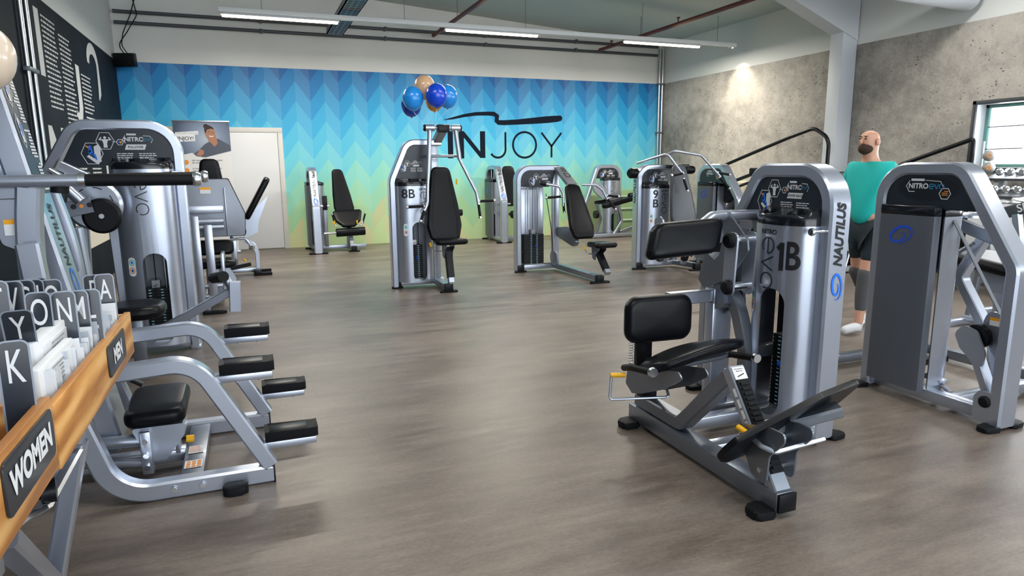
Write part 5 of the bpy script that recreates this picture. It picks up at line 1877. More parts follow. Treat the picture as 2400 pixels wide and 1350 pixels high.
# ================================================================== pullover machine (left, behind)
aP = ([(0.0375, 0.02), (0.0375, 1.835), (0.74, 1.835), (0.98, 1.42)], [0, 0.22, 0.16, 0])
t = tower_at('pullover_machine', 'tall silver pullover machine behind the dip handles on the left', 'gym machine', -0.475, 6.12, PI,
             side=1, rear='flat', arch=aP, H=1.87, title='PULLOVER', feet=False, top_z=1.50, cov=(0.075, 0.51), slot=(0.10, 0.84),
             plate={'poly': f2([(0.065, 1.56), (0.86, 1.50), (0.70, 1.81), (0.065, 1.81)], [0.001, 0.001, 0.13, 0.16], 6)})
MB().b2((-0.55, 6.05, 0.0), (-0.47, 6.19, 0.04), 0.004).obj('foot_plate', SILVER, t)
MB().b2((-1.1, 6.08, 0.02), (-0.5, 6.16, 0.09), 0.005).obj('base_rail', SILVER, t)
MB().sweep([(-1.309,6.000,1.527), (-1.050,6.000,1.383)], 0.1, 0.07, up=(0, 1, 0)).obj('upper_arm', SILVER, t)
MB().sweep([(-1.354,5.900,1.496), (-1.212,5.900,1.394)], 0.12, 0.03, up=(0, 1, 0)).obj('bolt_plate', STEEL, t)
c = V((-1.089,5.850,1.235))
MB().lathe([(0, -0.04), (0.17, -0.04), (0.19, -0.02), (0.19, 0.02), (0.17, 0.04), (0, 0.04)], c, (0, -1, 0), 40).obj('cam_shield', SILVER, t)
d = Decal(flat(c + V((0, -0.041, 0)), (1, 0, 0), (0, 0, 1), 0.001))
for a0 in (20, 75, 130):
    d.arc(0, 0, 0.13, 0.13, a0 - 15, a0 + 12, 0.008, 8)
d.obj('shield_slot', INK, t)
c = V((-1.030,5.750,1.156))
MB().lathe([(0, -0.03), (0.11, -0.03), (0.13, -0.015), (0.13, 0.015), (0.11, 0.03), (0, 0.03)], c, (0, -1, 0), 36).obj('crank_wheel', PLASTIC, t)
MB().cyl(c + V((0, -0.035, 0)), c + V((0, -0.025, 0)), 0.018, 16).obj('wheel_bolt', CHROME, t)
k = MB().sweep([(-1.333,5.680,1.190), (-1.076,5.680,1.243)], 0.015, 0.11, up=(0, 1, 0), cr=0.003)
k.obj('crank_plate', SILVERD, t)
for px in ((-1.188,5.660,1.232), (-1.086,5.660,1.244)):
    MB().cyl(V(px), V(px) + V((0, -0.004, 0)), 0.018, 14).obj('plate_hole', INK, t)
MB().cyl(V((-1.137,5.660,1.237)), V((-1.136,5.655,1.237)), 0.014, 12).obj('plate_bolt', ORANGE, t)
MB().cyl((-1.205,5.600,1.371), (-1.124,5.600,1.273), 0.04, 16).obj('crank_tube', SILVER, t)
for pa, pb in (((-1.005,6.050,1.106), (-0.984,6.050,0.419)), ((-1.277,6.300,1.046), (-1.330,6.300,0.489))):
    MB().sweep([pa, V(pb) + V((0.01, 0, -0.4))], 0.07, 0.09, up=(0, 1, 0)).obj('rear_leg', SILVER, t)
MB().sweep([(-1.05, 6.1, 0.06), (-1.1, 5.0, 0.06)], 0.08, 0.08, up=(0, 0, 1)).obj('base_rail', SILVER, t)
pad('seat', t, rrect(0.40, 0.42, 0.16, seg=7), (-0.83, 5.42, 0.49), (1, 0, 0), (0, 1, 0), 0.10, soft=0.5)
MB().b2((-0.87, 5.38, 0.08), (-0.79, 5.46, 0.44), 0.006).obj('seat_column', SILVERD, t)
MB().sweep([(-0.86, 5.45, 0.26), (-0.62, 5.4, 0.36), (-0.17, 5.35, 0.60)], 0.06, 0.06, up=(0, 1, 0), fil=0.05).obj('foot_lever', SILVER, t)
MB().sweep([(-0.149,5.300,0.671), (-0.160,5.300,0.452)], 0.08, 0.08, up=(0, 1, 0)).obj('lever_end', SILVER, t)
MB().cyl((-0.220,5.350,0.716), (-0.136,5.300,0.541), 0.03, 16).obj('foot_bar', SILVER, t)
MB().cyl((-0.302,5.500,0.676), (-0.222,5.300,0.714), 0.04, 18).obj('foot_roller', RUBBER, t)
k = MB()
k.cyl((-0.52, 5.98, 1.47), (-0.56, 5.9, 1.47), 0.008, 8)
k.obj('knob', CHROME, t)

# ================================================================== leg press and leg curl at the back left
t = Thing('leg_press', 'silver leg press with big grey back shield left of the white door', 'gym machine', (-0.5, 8.0, 0))
k = MB().prism(f2([(-0.95, 0.80), (-0.075, 0.80), (-0.062, 1.03), (-0.20, 1.385), (-0.95, 1.385)], [0.02, 0.02, 0.02, 0.03, 0.02]), (0, 7.62, 0), (1, 0, 0), (0, 0, 1), 0.03, 0.006)
k.obj('back_shield', GREYP, t)
MB().prism(f2([(-0.95, 0.79), (-0.07, 0.79), (-0.055, 1.03), (-0.195, 1.395), (-0.95, 1.395)], 0.02), (0, 7.66, 0), (1, 0, 0), (0, 0, 1), 0.03, 0.006).obj('shield_edge', PLASTIC, t)
MB().b2((-0.245, 7.58, 0.80), (-0.235, 7.61, 1.30), 0.002).b2((-0.95, 7.59, 1.04), (-0.26, 7.61, 1.12), 0.01).obj('shield_rib', SILVER, t)
for z in (0.90, 0.96):
    MB().cyl((-0.9, 7.55, z), (-0.27, 7.55, z), 0.026, 14).obj('cross_tube', SILVER, t)
for x, z0, z1 in ((-0.54, 0.09, 1.02), (-0.42, 0.19, 0.93)):
    MB().b2((x - 0.04, 7.48, z0), (x + 0.04, 7.52, z1), 0.006).obj('link_bar', SILVER, t)
d = Decal(flat((-0.42, 7.602, 1.28), (1, 0, 0), (0, 0, 1), 0.001))
d.rect(-0.05, -0.04, 0.05, 0.0)
d.obj('caution_sticker', PAPER, t)
d = Decal(flat((-0.42, 7.602, 1.28), (1, 0, 0), (0, 0, 1), 0.001))
d.rect(-0.05, 0.0, 0.05, 0.025)
d.obj('caution_band', AMBER, t)
pad('headrest', t, tapered(0.27, 0.18, 0.36, 0.05), (-0.39, 8.2, 1.42), (1, 0, 0), (0, 0, 1), 0.08)
pad('seat', t, rrect(0.42, 0.17, 0.05), (-0.42, 8.2, 0.62), (1, 0, 0), (0, 0.2, 1), 0.12)
pad('seat_base', t, rrect(0.46, 0.40, 0.08), (-0.42, 8.0, 0.47), (1, 0, 0), (0, 1, 0), 0.08)
MB().b2((-0.5, 7.9, 0.05), (-0.34, 8.3, 0.42), 0.01).obj('seat_carriage', SILVERD, t)
MB().b2((-0.55, 7.55, 0.02), (-0.47, 9.3, 0.09), 0.005).obj('base_rail', SILVER, t)
MB().b2((-0.34, 7.7, 0.25), (-0.30, 8.0, 0.60), 0.01).obj('side_plate', SILVER, t)
MB().cyl((-0.75, 7.6, 0.17), (-0.33, 7.6, 0.17), 0.026, 12).obj('cross_tube', SILVER, t)
MB().cyl((-0.75, 7.6, 0.28), (-0.33, 7.6, 0.28), 0.026, 12).obj('cross_tube', SILVER, t)
MB().prism(f2([(-0.1, -0.04), (0.1, -0.04), (0.14, 0.0), (0.1, 0.04), (-0.1, 0.04)], 0.02), (-0.44, 7.5, 0.015), (1, 0, 0), (0, 1, 0), 0.03, 0.006).obj('rubber_foot', RUBBER, t)
MB().prism(f2([(-0.32, 0.12), (-0.24, 0.12), (-0.2, 0.3), (-0.28, 0.46), (-0.36, 0.46)], 0.03), (0, 7.9, 0), (1, 0, 0), (0, 0, 1), 0.04).obj('side_plate', SILVER, t)

t = Thing('leg_curl_machine', 'silver machine with slanted black backrest seen from the side before the white door', 'gym machine', (-0.1, 10.2, 0))
top, bot = V((0.254,10.200,1.361)), V((-0.069,10.200,0.794))
up = top - bot
nn = up.normalized().cross(V((0, 1, 0)))
pad('backrest', t, rrect(0.42, up.length, 0.08), (top + bot) / 2, (0, 1, 0), up, 0.08, soft=0.4)
MB().prism([(bot.x - 0.0, bot.z + 0.02), (top.x - 0.01, top.z - 0.25), (bot.x + 0.16, bot.z - 0.05), (bot.x + 0.14, bot.z - 0.2), (bot.x - 0.05, bot.z - 0.28)], (0, 10.2, 0), (1, 0, 0), (0, 0, 1), 0.04).obj('back_bracket', SILVER, t)
MB().sweep([(-0.12, 10.2, 0.50), (0.0, 10.2, 0.43), (0.045, 10.2, 0.30), (0.04, 10.2, 0.05)], 0.08, 0.06, up=(0, 1, 0), fil=0.12).obj('curved_leg', SILVER, t)
MB().b2((-0.6, 10.16, 0.03), (0.03, 10.24, 0.09), 0.005).obj('base_rail', SILVER, t)
MB().sweep([(-0.45, 10.0, 0.10), (-0.05, 10.0, 0.17)], 0.05, 0.05, up=(0, 1, 0)).obj('link_arm', PLASTIC, t)
for y in (10.0, 10.35):
    MB().prism(f2([(0, -0.03), (0.19, -0.025), (0.19, 0.025), (0, 0.03)], 0.01), (0.03, y, 0.02), (1, 0, 0), (0, 1, 0), 0.04, 0.006).obj('rubber_foot', RUBBER, t)
MB().b2((-0.02, 9.98, 0.0), (0.08, 10.4, 0.08), 0.006).obj('end_bar', PLASTIC, t)
MB().tube([(-0.3, 10.1, 0.52), (-0.1, 10.1, 0.52), (-0.05, 10.1, 0.44), (-0.03, 10.1, 0.36)], 0.018, fil=0.05).obj('handle', SILVER, t)
MB().cyl((-0.05, 10.08, 0.39), (0.0, 10.05, 0.39), 0.03, 14).obj('handle_cap', CHROME, t)
pad('seat', t, rrect(0.4, 0.4, 0.08), (-0.28, 10.2, 0.62), (1, 0, 0), (0, 1, 0), 0.09)
MB().b2((-0.30, 10.15, 0.09), (-0.22, 10.25, 0.58), 0.005).obj('seat_column', SILVER, t)
MB().cyl((-0.14, 9.98, 0.25), (-0.12, 9.98, 0.22), 0.015, 8).obj('lever_tip', YELLOW, t)

# ================================================================== roll-up banner in front of the door
t = Thing('rollup_banner', 'roll-up banner with a smiling portrait and INJOY! lettering before the white door', 'banner', (-0.68, 12.9, 0))
BX0, BX1, BY = -1.13, -0.245, 12.9
bm_ = mat('banner_white', '#d6d8da', 0.5)
pn = MB().b2((BX0, BY, 0.06), (BX1, BY + 0.004, 2.28)).obj('banner_sheet', bm_, t)
MB().b2((BX0 - 0.01, BY - 0.015, 2.275), (BX1 + 0.01, BY + 0.02, 2.30), 0.004).obj('top_bar', STEEL, t)
MB().b2((BX0 - 0.03, BY - 0.08, 0.0), (BX1 + 0.03, BY + 0.08, 0.06), 0.01).obj('banner_base', STEEL, t)
MB().cyl(((BX0 + BX1) / 2, BY + 0.03, 0.05), ((BX0 + BX1) / 2, BY + 0.03, 2.28), 0.012, 8).obj('support_pole', STEEL, t)
bp = mat('banner_photo_blue', '#5b6678', 0.5)
tt = NT(bp)
sp_ = tt.n.new('ShaderNodeTexGradient')
sp_.gradient_type = 'SPHERICAL'
mp_ = tt.n.new('ShaderNodeMapping')
mp_.inputs['Location'].default_value = (-0.05 / 0.5, 0, -(1.98 - 0.0) / 0.5)
mp_.inputs['Scale'].default_value = (2.0, 2.0, 2.0)
tt.link(tt.n.new('ShaderNodeTexCoord').outputs['Object'], mp_.inputs[0])
tt.link(mp_.outputs[0], sp_.inputs[0])
tt.link(tt.ramp(sp_.outputs[1], [(0.0, '#36465f'), (0.55, '#7d8ca6'), (1.0, '#a9b5c6')]), tt.b.inputs['Base Color'])
S2 = flat((0, BY, 0), (1, 0, 0), (0, 0, 1), 0.002)
d = Decal(S2)
d.poly([(BX0, 2.275), (BX0, 1.70), (-0.86, 1.76), (-0.80, 1.70), (-0.66, 1.68), (BX1, 1.79), (BX1, 2.275)])
d.obj('portrait_background', bp, pn)
d = Decal(S2).up(0.001)
d.poly([(-0.84, 1.74), (-0.79, 1.70), (-0.66, 1.685), (BX1, 1.795), (BX1, 1.88), (-0.36, 1.95), (-0.44, 2.0), (-0.56, 1.96), (-0.66, 1.90), (-0.76, 1.80)])
d.obj('portrait_jacket', mat('portrait_jacket', '#4a5160', 0.6), pn)
d = Decal(S2).up(0.002)
d.poly([(-0.60, 1.97), (-0.50, 1.86), (-0.45, 1.92), (-0.47, 2.05), (-0.58, 2.07)])
d.poly([(-0.80, 1.72), (-0.74, 1.70), (-0.68, 1.74), (-0.68, 1.80), (-0.74, 1.82)])
d.disc(-0.555, 2.085, 0.08, 28, 0.11)
d.obj('portrait_skin', mat('portrait_skin', '#a3755c', 0.6), pn)
d = Decal(S2).up(0.003)
d.poly([(-0.645, 2.13), (-0.64, 2.18), (-0.57, 2.225), (-0.51, 2.19), (-0.49, 2.15), (-0.54, 2.165), (-0.60, 2.15), (-0.63, 2.08)])
d.disc(-0.615, 2.205, 0.04, 16)
d.stroke([(-0.59, 2.11), (-0.56, 2.115)], 0.008).stroke([(-0.53, 2.10), (-0.50, 2.095)], 0.008)
d.obj('portrait_hair', mat('portrait_hair', '#2c2220', 0.6), pn)
d = Decal(S2).up(0.003)
d.stroke([(-0.575, 2.045), (-0.545, 2.03), (-0.51, 2.04)], 0.014)
d.poly([(BX0 + 0.03, 2.04), (BX0 + 0.03, 2.10), (-0.74, 2.125), (-0.74, 2.065)])
d.poly([(BX0 + 0.04, 1.94), (BX0 + 0.04, 2.045), (-0.80, 2.06), (-0.80, 1.955)])
d.obj('caption_strip', PAPER, pn)
d = Decal(S2).up(0.004)
d.text('INJOY!', -0.945, 1.995, 0.085, 0.01)
d.obj('caption_lettering', NAVY, pn)
d = Decal(S2).up(0.004)
d.text("DAS GIBT'S NUR BEI", -0.91, 2.085, 0.038, 0.0)
d.obj('caption_small_print', mat('grey_print', '#9a9fa6', 0.6), pn)
d = Decal(S2).up(0.001)
for z in (1.60, 1.46, 1.32, 1.18):
    d.disc(-0.97, z, 0.04, 20)
d.obj('bullet_disc', ORANGE, pn)
d = Decal(S2).up(0.001)
for z in (1.62, 1.48, 1.34, 1.20):
    textlines(d, -0.88, z, 0.5, 2, 0.04, 0.02)
d.obj('banner_small_print', bpy.data.materials['grey_print'], pn)

# ================================================================== card file on its stand (left foreground)
WOOD = mat('oak_board', '#c98f4e', 0.42)
tt = NT(WOOD)
co = tt.coords(obj=True, scale=(8, 1.6, 9))
f = tt.noise(co, 3.0, 6, 0.6)
g = tt.node('ShaderNodeTexWave', i_Scale=0.5, i_Distortion=9.0, i_Detail=3.0)
g.bands_direction = 'Z'
tt.link(co, g.inputs[0])
tt.link(tt.ramp(tt.math('ADD', tt.math('MULTIPLY', f, 0.6), tt.math('MULTIPLY', g.outputs[1], 0.4)), [(0.3, '#a96f35'), (0.5, '#cf9450'), (0.72, '#e3b371')]), tt.b.inputs['Base Color'])
SIGNM = mat('sign_slate', '#262c35', 0.3, 0, 0.2, 12)
BXF = -0.40


def card_box(lab, y0, y1, z0, z1, word, ws):
    b = Thing('card_box', lab, 'card box', (BXF - 0.2, (y0 + y1) / 2, z0))
    MB().b2((BXF - 0.018, y0, z0), (BXF, y1, z1), 0.002).obj('front_board', WOOD, b)
    MB().b2((BXF - 0.42, y0, z0), (BXF - 0.402, y1, z1), 0.002).obj('back_board', WOOD, b)
    for yy in (y0, y1 - 0.018):
        MB().b2((BXF - 0.402, yy, z0), (BXF - 0.018, yy + 0.018, z1 - 0.005), 0.002).obj('end_board', WOOD, b)
    MB().b2((BXF - 0.402, y0 + 0.018, z0), (BXF - 0.018, y1 - 0.018, z0 + 0.012)).obj('bottom_board', WOOD, b)
    ys, ye, zs, ze = ws
    cy, cz = (ys + ye) / 2, (zs + ze) / 2
    sg_ = MB().prism(rrect(ye - ys, ze - zs, 0.014, cy, cz), (BXF + 0.003, 0, 0), (0, 1, 0), (0, 0, 1), 0.004, 0.001).obj('word_plate', SIGNM, b)
    d = Decal(flat((BXF + 0.0055, cy, cz), (0, 1, 0), (0, 0, 1), 0.0008))
    d.text(word, 0, 0.0, 0.062, 0.045, xs=(0.92 if word == 'MEN' else 0.93) * (ye - ys) / (0.27 if word == 'WOMEN' else 0.235))
    d.obj('word_lettering', PAPER, sg_)
    return b


card_box('oak card box lettered MEN at the far end of the stand', 1.535, 2.50, 0.893, 1.030, 'MEN', (2.07, 2.33, 0.925, 1.015))
card_box('oak card box lettered WOMEN nearest the camera', 0.62, 1.525, 0.905, 1.055, 'WOMEN', (1.215, 1.50, 0.945, 1.04))

TAB = mat('smoked_divider', '#2b313b', 0.22, 0, 0.15, 10)
TABE = mat('divider_edge', '#8d98a8', 0.3)


def divider(letter, x, y, ztop, lab, w_=0.052, h=0.15, lean=0.0, yaw=0.0):
    b = Thing('letter_divider', lab, 'divider', (x, y, ztop - h), yaw, 'letter dividers in the card boxes', room=False)
    up = V((0, math.sin(lean), math.cos(lean)))
    poly = f2([(-w_ / 2, 0), (w_ / 2, 0), (w_ / 2, h), (-w_ / 2, h)], [0.001, 0.001, 0.014, 0.014], 5)
    MB().prism(poly, (0, 0, 0), (1, 0, 0), up, 0.002).obj('tab', TAB, b)
    d = Decal(lambda a, c, q=0.0: V((a, -0.0015 - q, 0)) + up * c)
    pp = [(-w_ / 2 + 0.001, 0)] + [p for p in poly if p[1] > 0.02] + [(w_ / 2 - 0.001, 0)]
    ring = [p for p in poly]
    d.stroke([(-w_ / 2, 0.01)] + list(reversed([p for p in poly if p[1] > 0.02])) + [(w_ / 2, 0.01)], 0.0035)
    d.obj('tab_edge', TABE, b)
    d = Decal(lambda a, c, q=0.0: V((a, -0.0022 - q, 0)) + up * c)
    d.text(letter, 0, h - 0.052, 0.092, 0.004, xs=0.5)
    d.obj('tab_letter', PAPER, b)
    return b


dv_ = [('K', -0.455, 1.47, 'K', 0.050, 'big dark divider tab with white letter K near the WOMEN plate'),
       ('A', -0.455, 2.42, 'A', 0.052, 'dark divider tab with white letter A at the far end of the card box'),
       ('B', -0.52, 2.46, 'B', 0.052, 'dark divider tab with white letter B just behind the A tab'),
       ('L', -0.475, 2.12, 'L', 0.05, 'dark divider tab with white letter L left of the B tab'),
       ('M', -0.515, 2.10, 'M', 0.05, 'dark divider tab with white letter M between the L and N tabs'),
       ('N', -0.545, 1.98, 'N', 0.052, 'dark divider tab with white letter N right of the O tab'),
       ('C', -0.57, 2.05, 'C', 0.05, 'dark divider tab with white letter C partly hidden behind the N tab'),
       ('O', -0.60, 1.90, 'O', 0.052, 'dark divider tab with white letter O left of the N tab'),
       ('Y', -0.625, 1.78, 'Y', 0.056, 'bent dark divider tab with white letter Y at the left of the row')]
ZT = {'K': (-0.423,1.470,1.183), 'A': (-0.441,2.420,1.171), 'B': (-0.481,2.460,1.165), 'L': (-0.427,2.120,1.170), 'M': (-0.451,2.100,1.173), 'N': (-0.459,1.980,1.192), 'C': (-0.500,2.050,1.178), 'O': (-0.495,1.900,1.206), 'Y': (-0.502,1.780,1.222)}
XC = {'K': (-0.436,1.470,1.118), 'A': (-0.450,2.420,1.093), 'B': (-0.489,2.460,1.089), 'L': (-0.435,2.120,1.098), 'M': (-0.459,2.100,1.105), 'N': (-0.464,1.980,1.130), 'C': (-0.506,2.050,1.119), 'O': (-0.498,1.900,1.150), 'Y': (-0.504,1.780,1.185)}
for (L_, x, y, _, w_, lab) in dv_:
    divider(L_, XC[L_][0], y, ZT[L_][2], lab, w_=w_, h=0.17 if L_ != 'K' else 0.19, lean={'Y': -0.5, 'L': 0.12}.get(L_, 0.05), yaw={'K': 0.12, 'O': 0.1, 'L': 0.12}.get(L_, 0.2))
for L_, p, _, lab in [('T', (-0.557, 1.90, 1.236), '', 'dark divider tab with white letter T at the far left of the back row'),
                      ('V', (-0.554, 2.00, 1.220), '', 'dark divider tab with white letter V second from the left in the back row'),
                      ('G', (-0.555, 2.10, 1.207), '', 'dark divider tab with white letter G third from the left in the back row'),
                      ('U', (-0.560, 2.20, 1.194), '', 'dark divider tab with white letter U in the middle of the back row'),
                      ('D', (-0.570, 2.28, 1.187), '', 'dark divider tab with white letter D squeezed behind the last back tab'),
                      ('Q', (-0.522, 2.22, 1.188), '', 'dark divider tab with white letter Q at the right of the back row')]:
    divider(L_, p[0] - 0.03, p[1] + 0.02, p[2], lab, w_=0.052, h=0.17, lean=0.06, yaw=0.15)

# bundles of white cards standing between the dividers
random.seed(11)
nb = 0
ORD = ('first', 'second', 'third', 'fourth', 'fifth', 'sixth', 'seventh', 'eighth', 'ninth', 'tenth', 'eleventh', 'twelfth')
for x, z, y0, y1, n, row in ((-0.475, 1.09, 1.62, 2.44, 12, 'front row of the MEN box'), (-0.60, 1.10, 1.60, 2.42, 10, 'middle row of the MEN box'), (-0.72, 1.10, 1.60, 2.42, 8, 'back row of the MEN box'),
                             (-0.60, 1.11, 0.9, 1.48, 5, 'back row of the WOMEN box'), (-0.48, 1.10, 1.08, 1.36, 3, 'front row of the WOMEN box')):
    for i in range(n):
        y = y0 + (y1 - y0) * (i + 0.35 + 0.3 * random.random()) / n
        b = Thing('card_bundle', 'white card bundle, %s from the near end, %s' % (ORD[i], row), 'cards', (x, y, 0.93), random.uniform(-0.12, 0.2), 'training cards filed in the card boxes', room=False)
        for j in range(random.randint(3, 5)):
            yy = -0.012 + j * 0.006
            dx = random.uniform(-0.004, 0.004)
            h = z - 0.95 + random.uniform(-0.02, 0.012)
            MB().box((dx, yy + 0.01 * random.random() * 0.2, h / 2), (0.10, 0.0012, h), Matrix.Rotation(random.uniform(-0.1, 0.1), 3, 'X')).obj('card', random.choice([PAPER, PAPER, PAPER2]), b, smooth=False)

# two flat white file boxes by the front board
for (x, y, z, yaw, sx, sy, sz, lab) in ((-0.485, 1.90, 1.055, 0.0, 0.035, 0.36, 0.13, 'long white plastic file box leaning behind the oak front board'), (-0.447, 1.76, 1.03, 0.0, 0.02, 0.30, 0.115, 'lower white file box with small printed label against the front board')):
    b = Thing('file_box', lab, 'file box', (x, y, z - sz / 2), yaw)
    MB().box((x, y, z), (sx, sy, sz), None, 0.004).obj('box_body', PAPER, b)
    MB().box((x + sx / 2 + 0.001, y + 0.02, z + 0.02), (0.003, sy * 0.8, sz * 0.4), None, 0.001).obj('label_panel', DOORM, b)
    d = Decal(flat((x + sx / 2 + 0.003, y - 0.06, z), (0, 1, 0), (0, 0, 1), 0.001))
    textlines(d, 0, 0.035, 0.12, 5, 0.01, 0.004)
    d.obj('label_print', bpy.data.materials['grey_print'], b)

# stand under the card boxes
t = Thing('card_stand', 'silver folding stand with black knob carrying the oak card boxes', 'stand', (-0.6, 1.6, 0))
a, b_ = V((-0.466, 1.95, 0.80)), V((-0.555, 1.95, 0.434))
dd_ = (b_ - a).normalized()
MB().sweep([a, a + dd_ * (0.78 / -dd_.z)], 0.05, 0.045, up=(0, 1, 0)).obj('leg', SILVER, t)
MB().sweep([(-0.75, 1.95, 0.80), (-0.72, 1.95, 0.02)], 0.05, 0.045, up=(0, 1, 0)).obj('leg', SILVER, t)
a, b_ = V((-0.466, 1.38, 0.84)), V((-0.524, 1.75, 0.55))
dd_ = (b_ - a).normalized()
MB().sweep([a, a + dd_ * (0.82 / -dd_.z)], 0.05, 0.04, up=(1, 0, 0)).obj('leg', SILVER, t)
MB().sweep([(-0.75, 1.38, 0.84), (-0.80, 1.95, 0.4)], 0.05, 0.04, up=(1, 0, 0)).obj('leg', SILVER, t)
MB().sweep([(-0.462, 1.95, 0.79), (-0.49, 1.72, 0.735), (-0.505, 1.62, 0.76), (-0.51, 1.2, 0.85)], 0.03, 0.012, up=(1, 0, 0)).obj('strut', STEEL, t)
MB().b2((-0.80, 0.7, 0.868), (-0.43, 2.4, 0.893), 0.004).obj('support_plate', SILVERD, t)
for yy in (1.3, 1.95):
    MB().b2((-0.78, yy - 0.03, 0.80), (-0.45, yy + 0.03, 0.868), 0.004).obj('cross_bar', SILVER, t)
MB().lathe([(0, 0), (0.028, 0.002), (0.028, 0.03), (0.016, 0.034), (0.016, 0.05), (0, 0.05)], (-0.462,1.720,0.775), (-1, -0.2, 0), 14).obj('clamp_knob', PLASTIC, t)
MB().cyl((-0.475, 1.95, 0.785), (-0.45, 1.95, 0.785), 0.012, 10).obj('bolt', CHROME, t)

# ------------------------------------------------------------------ right background
# black curved stair-like rails in front of the concrete wall
for pts, lab in (([(8.0, 7.70, 0.0), (8.0, 7.70, 1.86), (8.0, 8.0, 2.02), (8.0, 8.5, 1.90), (8.0, 10.3, 1.40), (8.0, 10.3, 0.0)], 'black curved tubular stretching frame standing before the concrete wall behind the column'),
                 ([(8.450,5.856,1.732)[:2] + (0.0,), (8.450,5.862,1.784), (8.450,6.854,1.469), (8.450,6.921,1.470)[:2] + (0.0,)], 'black slanted tubular stretching frame ending at the window')):
    t = Thing('stretching_frame', lab, 'training frame', (pts[0][0], pts[0][1], 0))
    MB().tube(pts, 0.028, fil=0.22 if len(pts) > 4 else 0.03, n=14, seg=8).obj('frame_tube', PLASTIC, t)
t = Thing('stretching_frame', 'low black slanted bar with square pad behind machine 1B', 'training frame', (7.9, 8.6, 0))
MB().sweep([(7.900,9.606,1.206), (7.900,8.907,1.399)], 0.05, 0.05, up=(1, 0, 0)).obj('bar', PLASTIC, t)
MB().box((7.900,9.127,1.370), (0.1, 0.16, 0.12), None, 0.02).obj('pad', VINYL, t)
e_ = (7.900,9.606,1.206)
MB().sweep([e_, (e_[0], e_[1], 0.0)], 0.05, 0.05, up=(1, 0, 0)).obj('post', PLASTIC, t)

# cable machine seen between the two big towers
t = Thing('cable_machine', 'distant machine with pale cam plates on a low rail behind the walking person', 'gym machine', (7.9, 6.95, 0))
PALE = mat('pale_grey_paint', '#b4b8b8', 0.45, 0.2)
MB().b2((7.35, 6.85, 0.02), (8.38, 6.95, 0.09), 0.005).obj('base_rail', PALE, t)
MB().prism(f2([(7.47, 0.50), (7.62, 0.50), (7.72, 0.56), (7.76, 0.50), (7.72, 0.35), (7.62, 0.27), (7.53, 0.33)], 0.02), (0, 6.8, 0), (1, 0, 0), (0, 0, 1), 0.02).obj('cam_plate', PALE, t)
MB().prism(f2([(7.72, 0.1), (7.95, 0.1), (7.95, 0.18), (7.86, 0.29), (7.76, 0.29), (7.71, 0.2)], 0.04), (0, 6.8, 0), (1, 0, 0), (0, 0, 1), 0.02).obj('cam_plate', PALE, t)
MB().cyl((7.53, 6.8, 0.10), (7.70, 6.8, 0.74), 0.014, 8).obj('rod', CHROME, t)
MB().cyl((7.83, 6.8, 0.2), (7.92, 6.82, 0.85), 0.02, 8).obj('rod', CHROME, t)
MB().lathe([(0, -0.02), (0.06, -0.02), (0.06, 0.02), (0, 0.02)], (7.85, 6.78, 0.46), (0, 1, 0), 18).obj('pulley', PLASTIC, t)
MB().b2((7.40, 6.98, 0.05), (8.36, 7.25, 1.38), 0.02).obj('weight_housing', PLASTIC, t)
for x in (7.62, 8.05, 8.3):
    MB().b2((x - 0.02, 6.94, 0.09), (x + 0.02, 6.98, 1.3), 0.004).obj('upright', SILVERD, t)

# medicine balls on a post at the window corner
MBALL = mat('grey_ball_rubber', '#8f8f8c', 0.5)
t = Thing('ball_rack', 'thin pale post rack holding small balls by the window', 'ball rack', (8.55, 6.0, 0))
bx = (8.550,5.803,1.470)
MB().cyl((8.55, bx[1], 0), (8.55, bx[1], 1.75), 0.015, 10).obj('post', PALE, t)
MB().cyl((8.55, bx[1], 0.0), (8.55, bx[1], 0.02), 0.08, 20).obj('base', PALE, t)
for py, lab in ((365, 'upper small grey ball with orange emblem by the window'), (393, 'lower small grey ball with orange emblem by the window')):
    c = (8.500,5.682,1.573) if py == 365 else (8.500,5.675,1.428)
    b = Thing('medicine_ball', lab, 'ball', (c[0], c[1], c[2] - 0.07))
    MB().ball(c, 0.07).obj('ball_skin', MBALL, b)
    nv = (V((0, 0, 1.5)) - V(c)).normalized()
    d = Decal(flat(V(c) + nv * 0.066, V((0, 0, 1)).cross(nv), nv.cross(V((0, 0, 1)).cross(nv)), 0.004))
    d.arc(0, 0, 0.022, 0.022, 0, 360, 0.01, 14)
    d.obj('emblem', ORANGE, b)
    MB().cyl((8.55, bx[1], c[2] - 0.02), (c[0], c[1], c[2] - 0.06), 0.008, 8).obj('arm', PALE, t)

# dumbbell rack under the window
t = Thing('dumbbell_rack', 'white sloped dumbbell rack along the right wall under the window', 'rack', (8.45, 4.6, 0))
MB().prism([(8.25, 1.10), (8.45, 1.16), (8.45, 1.13), (8.25, 1.07)], (0, 4.6, 0), (1, 0, 0), (0, 0, 1), 2.2).obj('shelf', DARKF, t)
MB().prism([(8.50, 1.30), (8.70, 1.36), (8.70, 1.33), (8.50, 1.27)], (0, 4.6, 0), (1, 0, 0), (0, 0, 1), 2.2).obj('shelf', DARKF, t)
MB().b2((8.2, 3.55, 0.25), (8.24, 5.66, 1.05), 0.004).obj('front_panel', DOORM, t)
for y in (3.6, 5.6):
    MB().b2((8.25, y - 0.03, 0), (8.72, y + 0.03, 0.9), 0.004).b2((8.55, y - 0.03, 0.0), (8.72, y + 0.03, 1.3), 0.004).obj('side_frame', PALE, t)
proto = None
dbn = 0
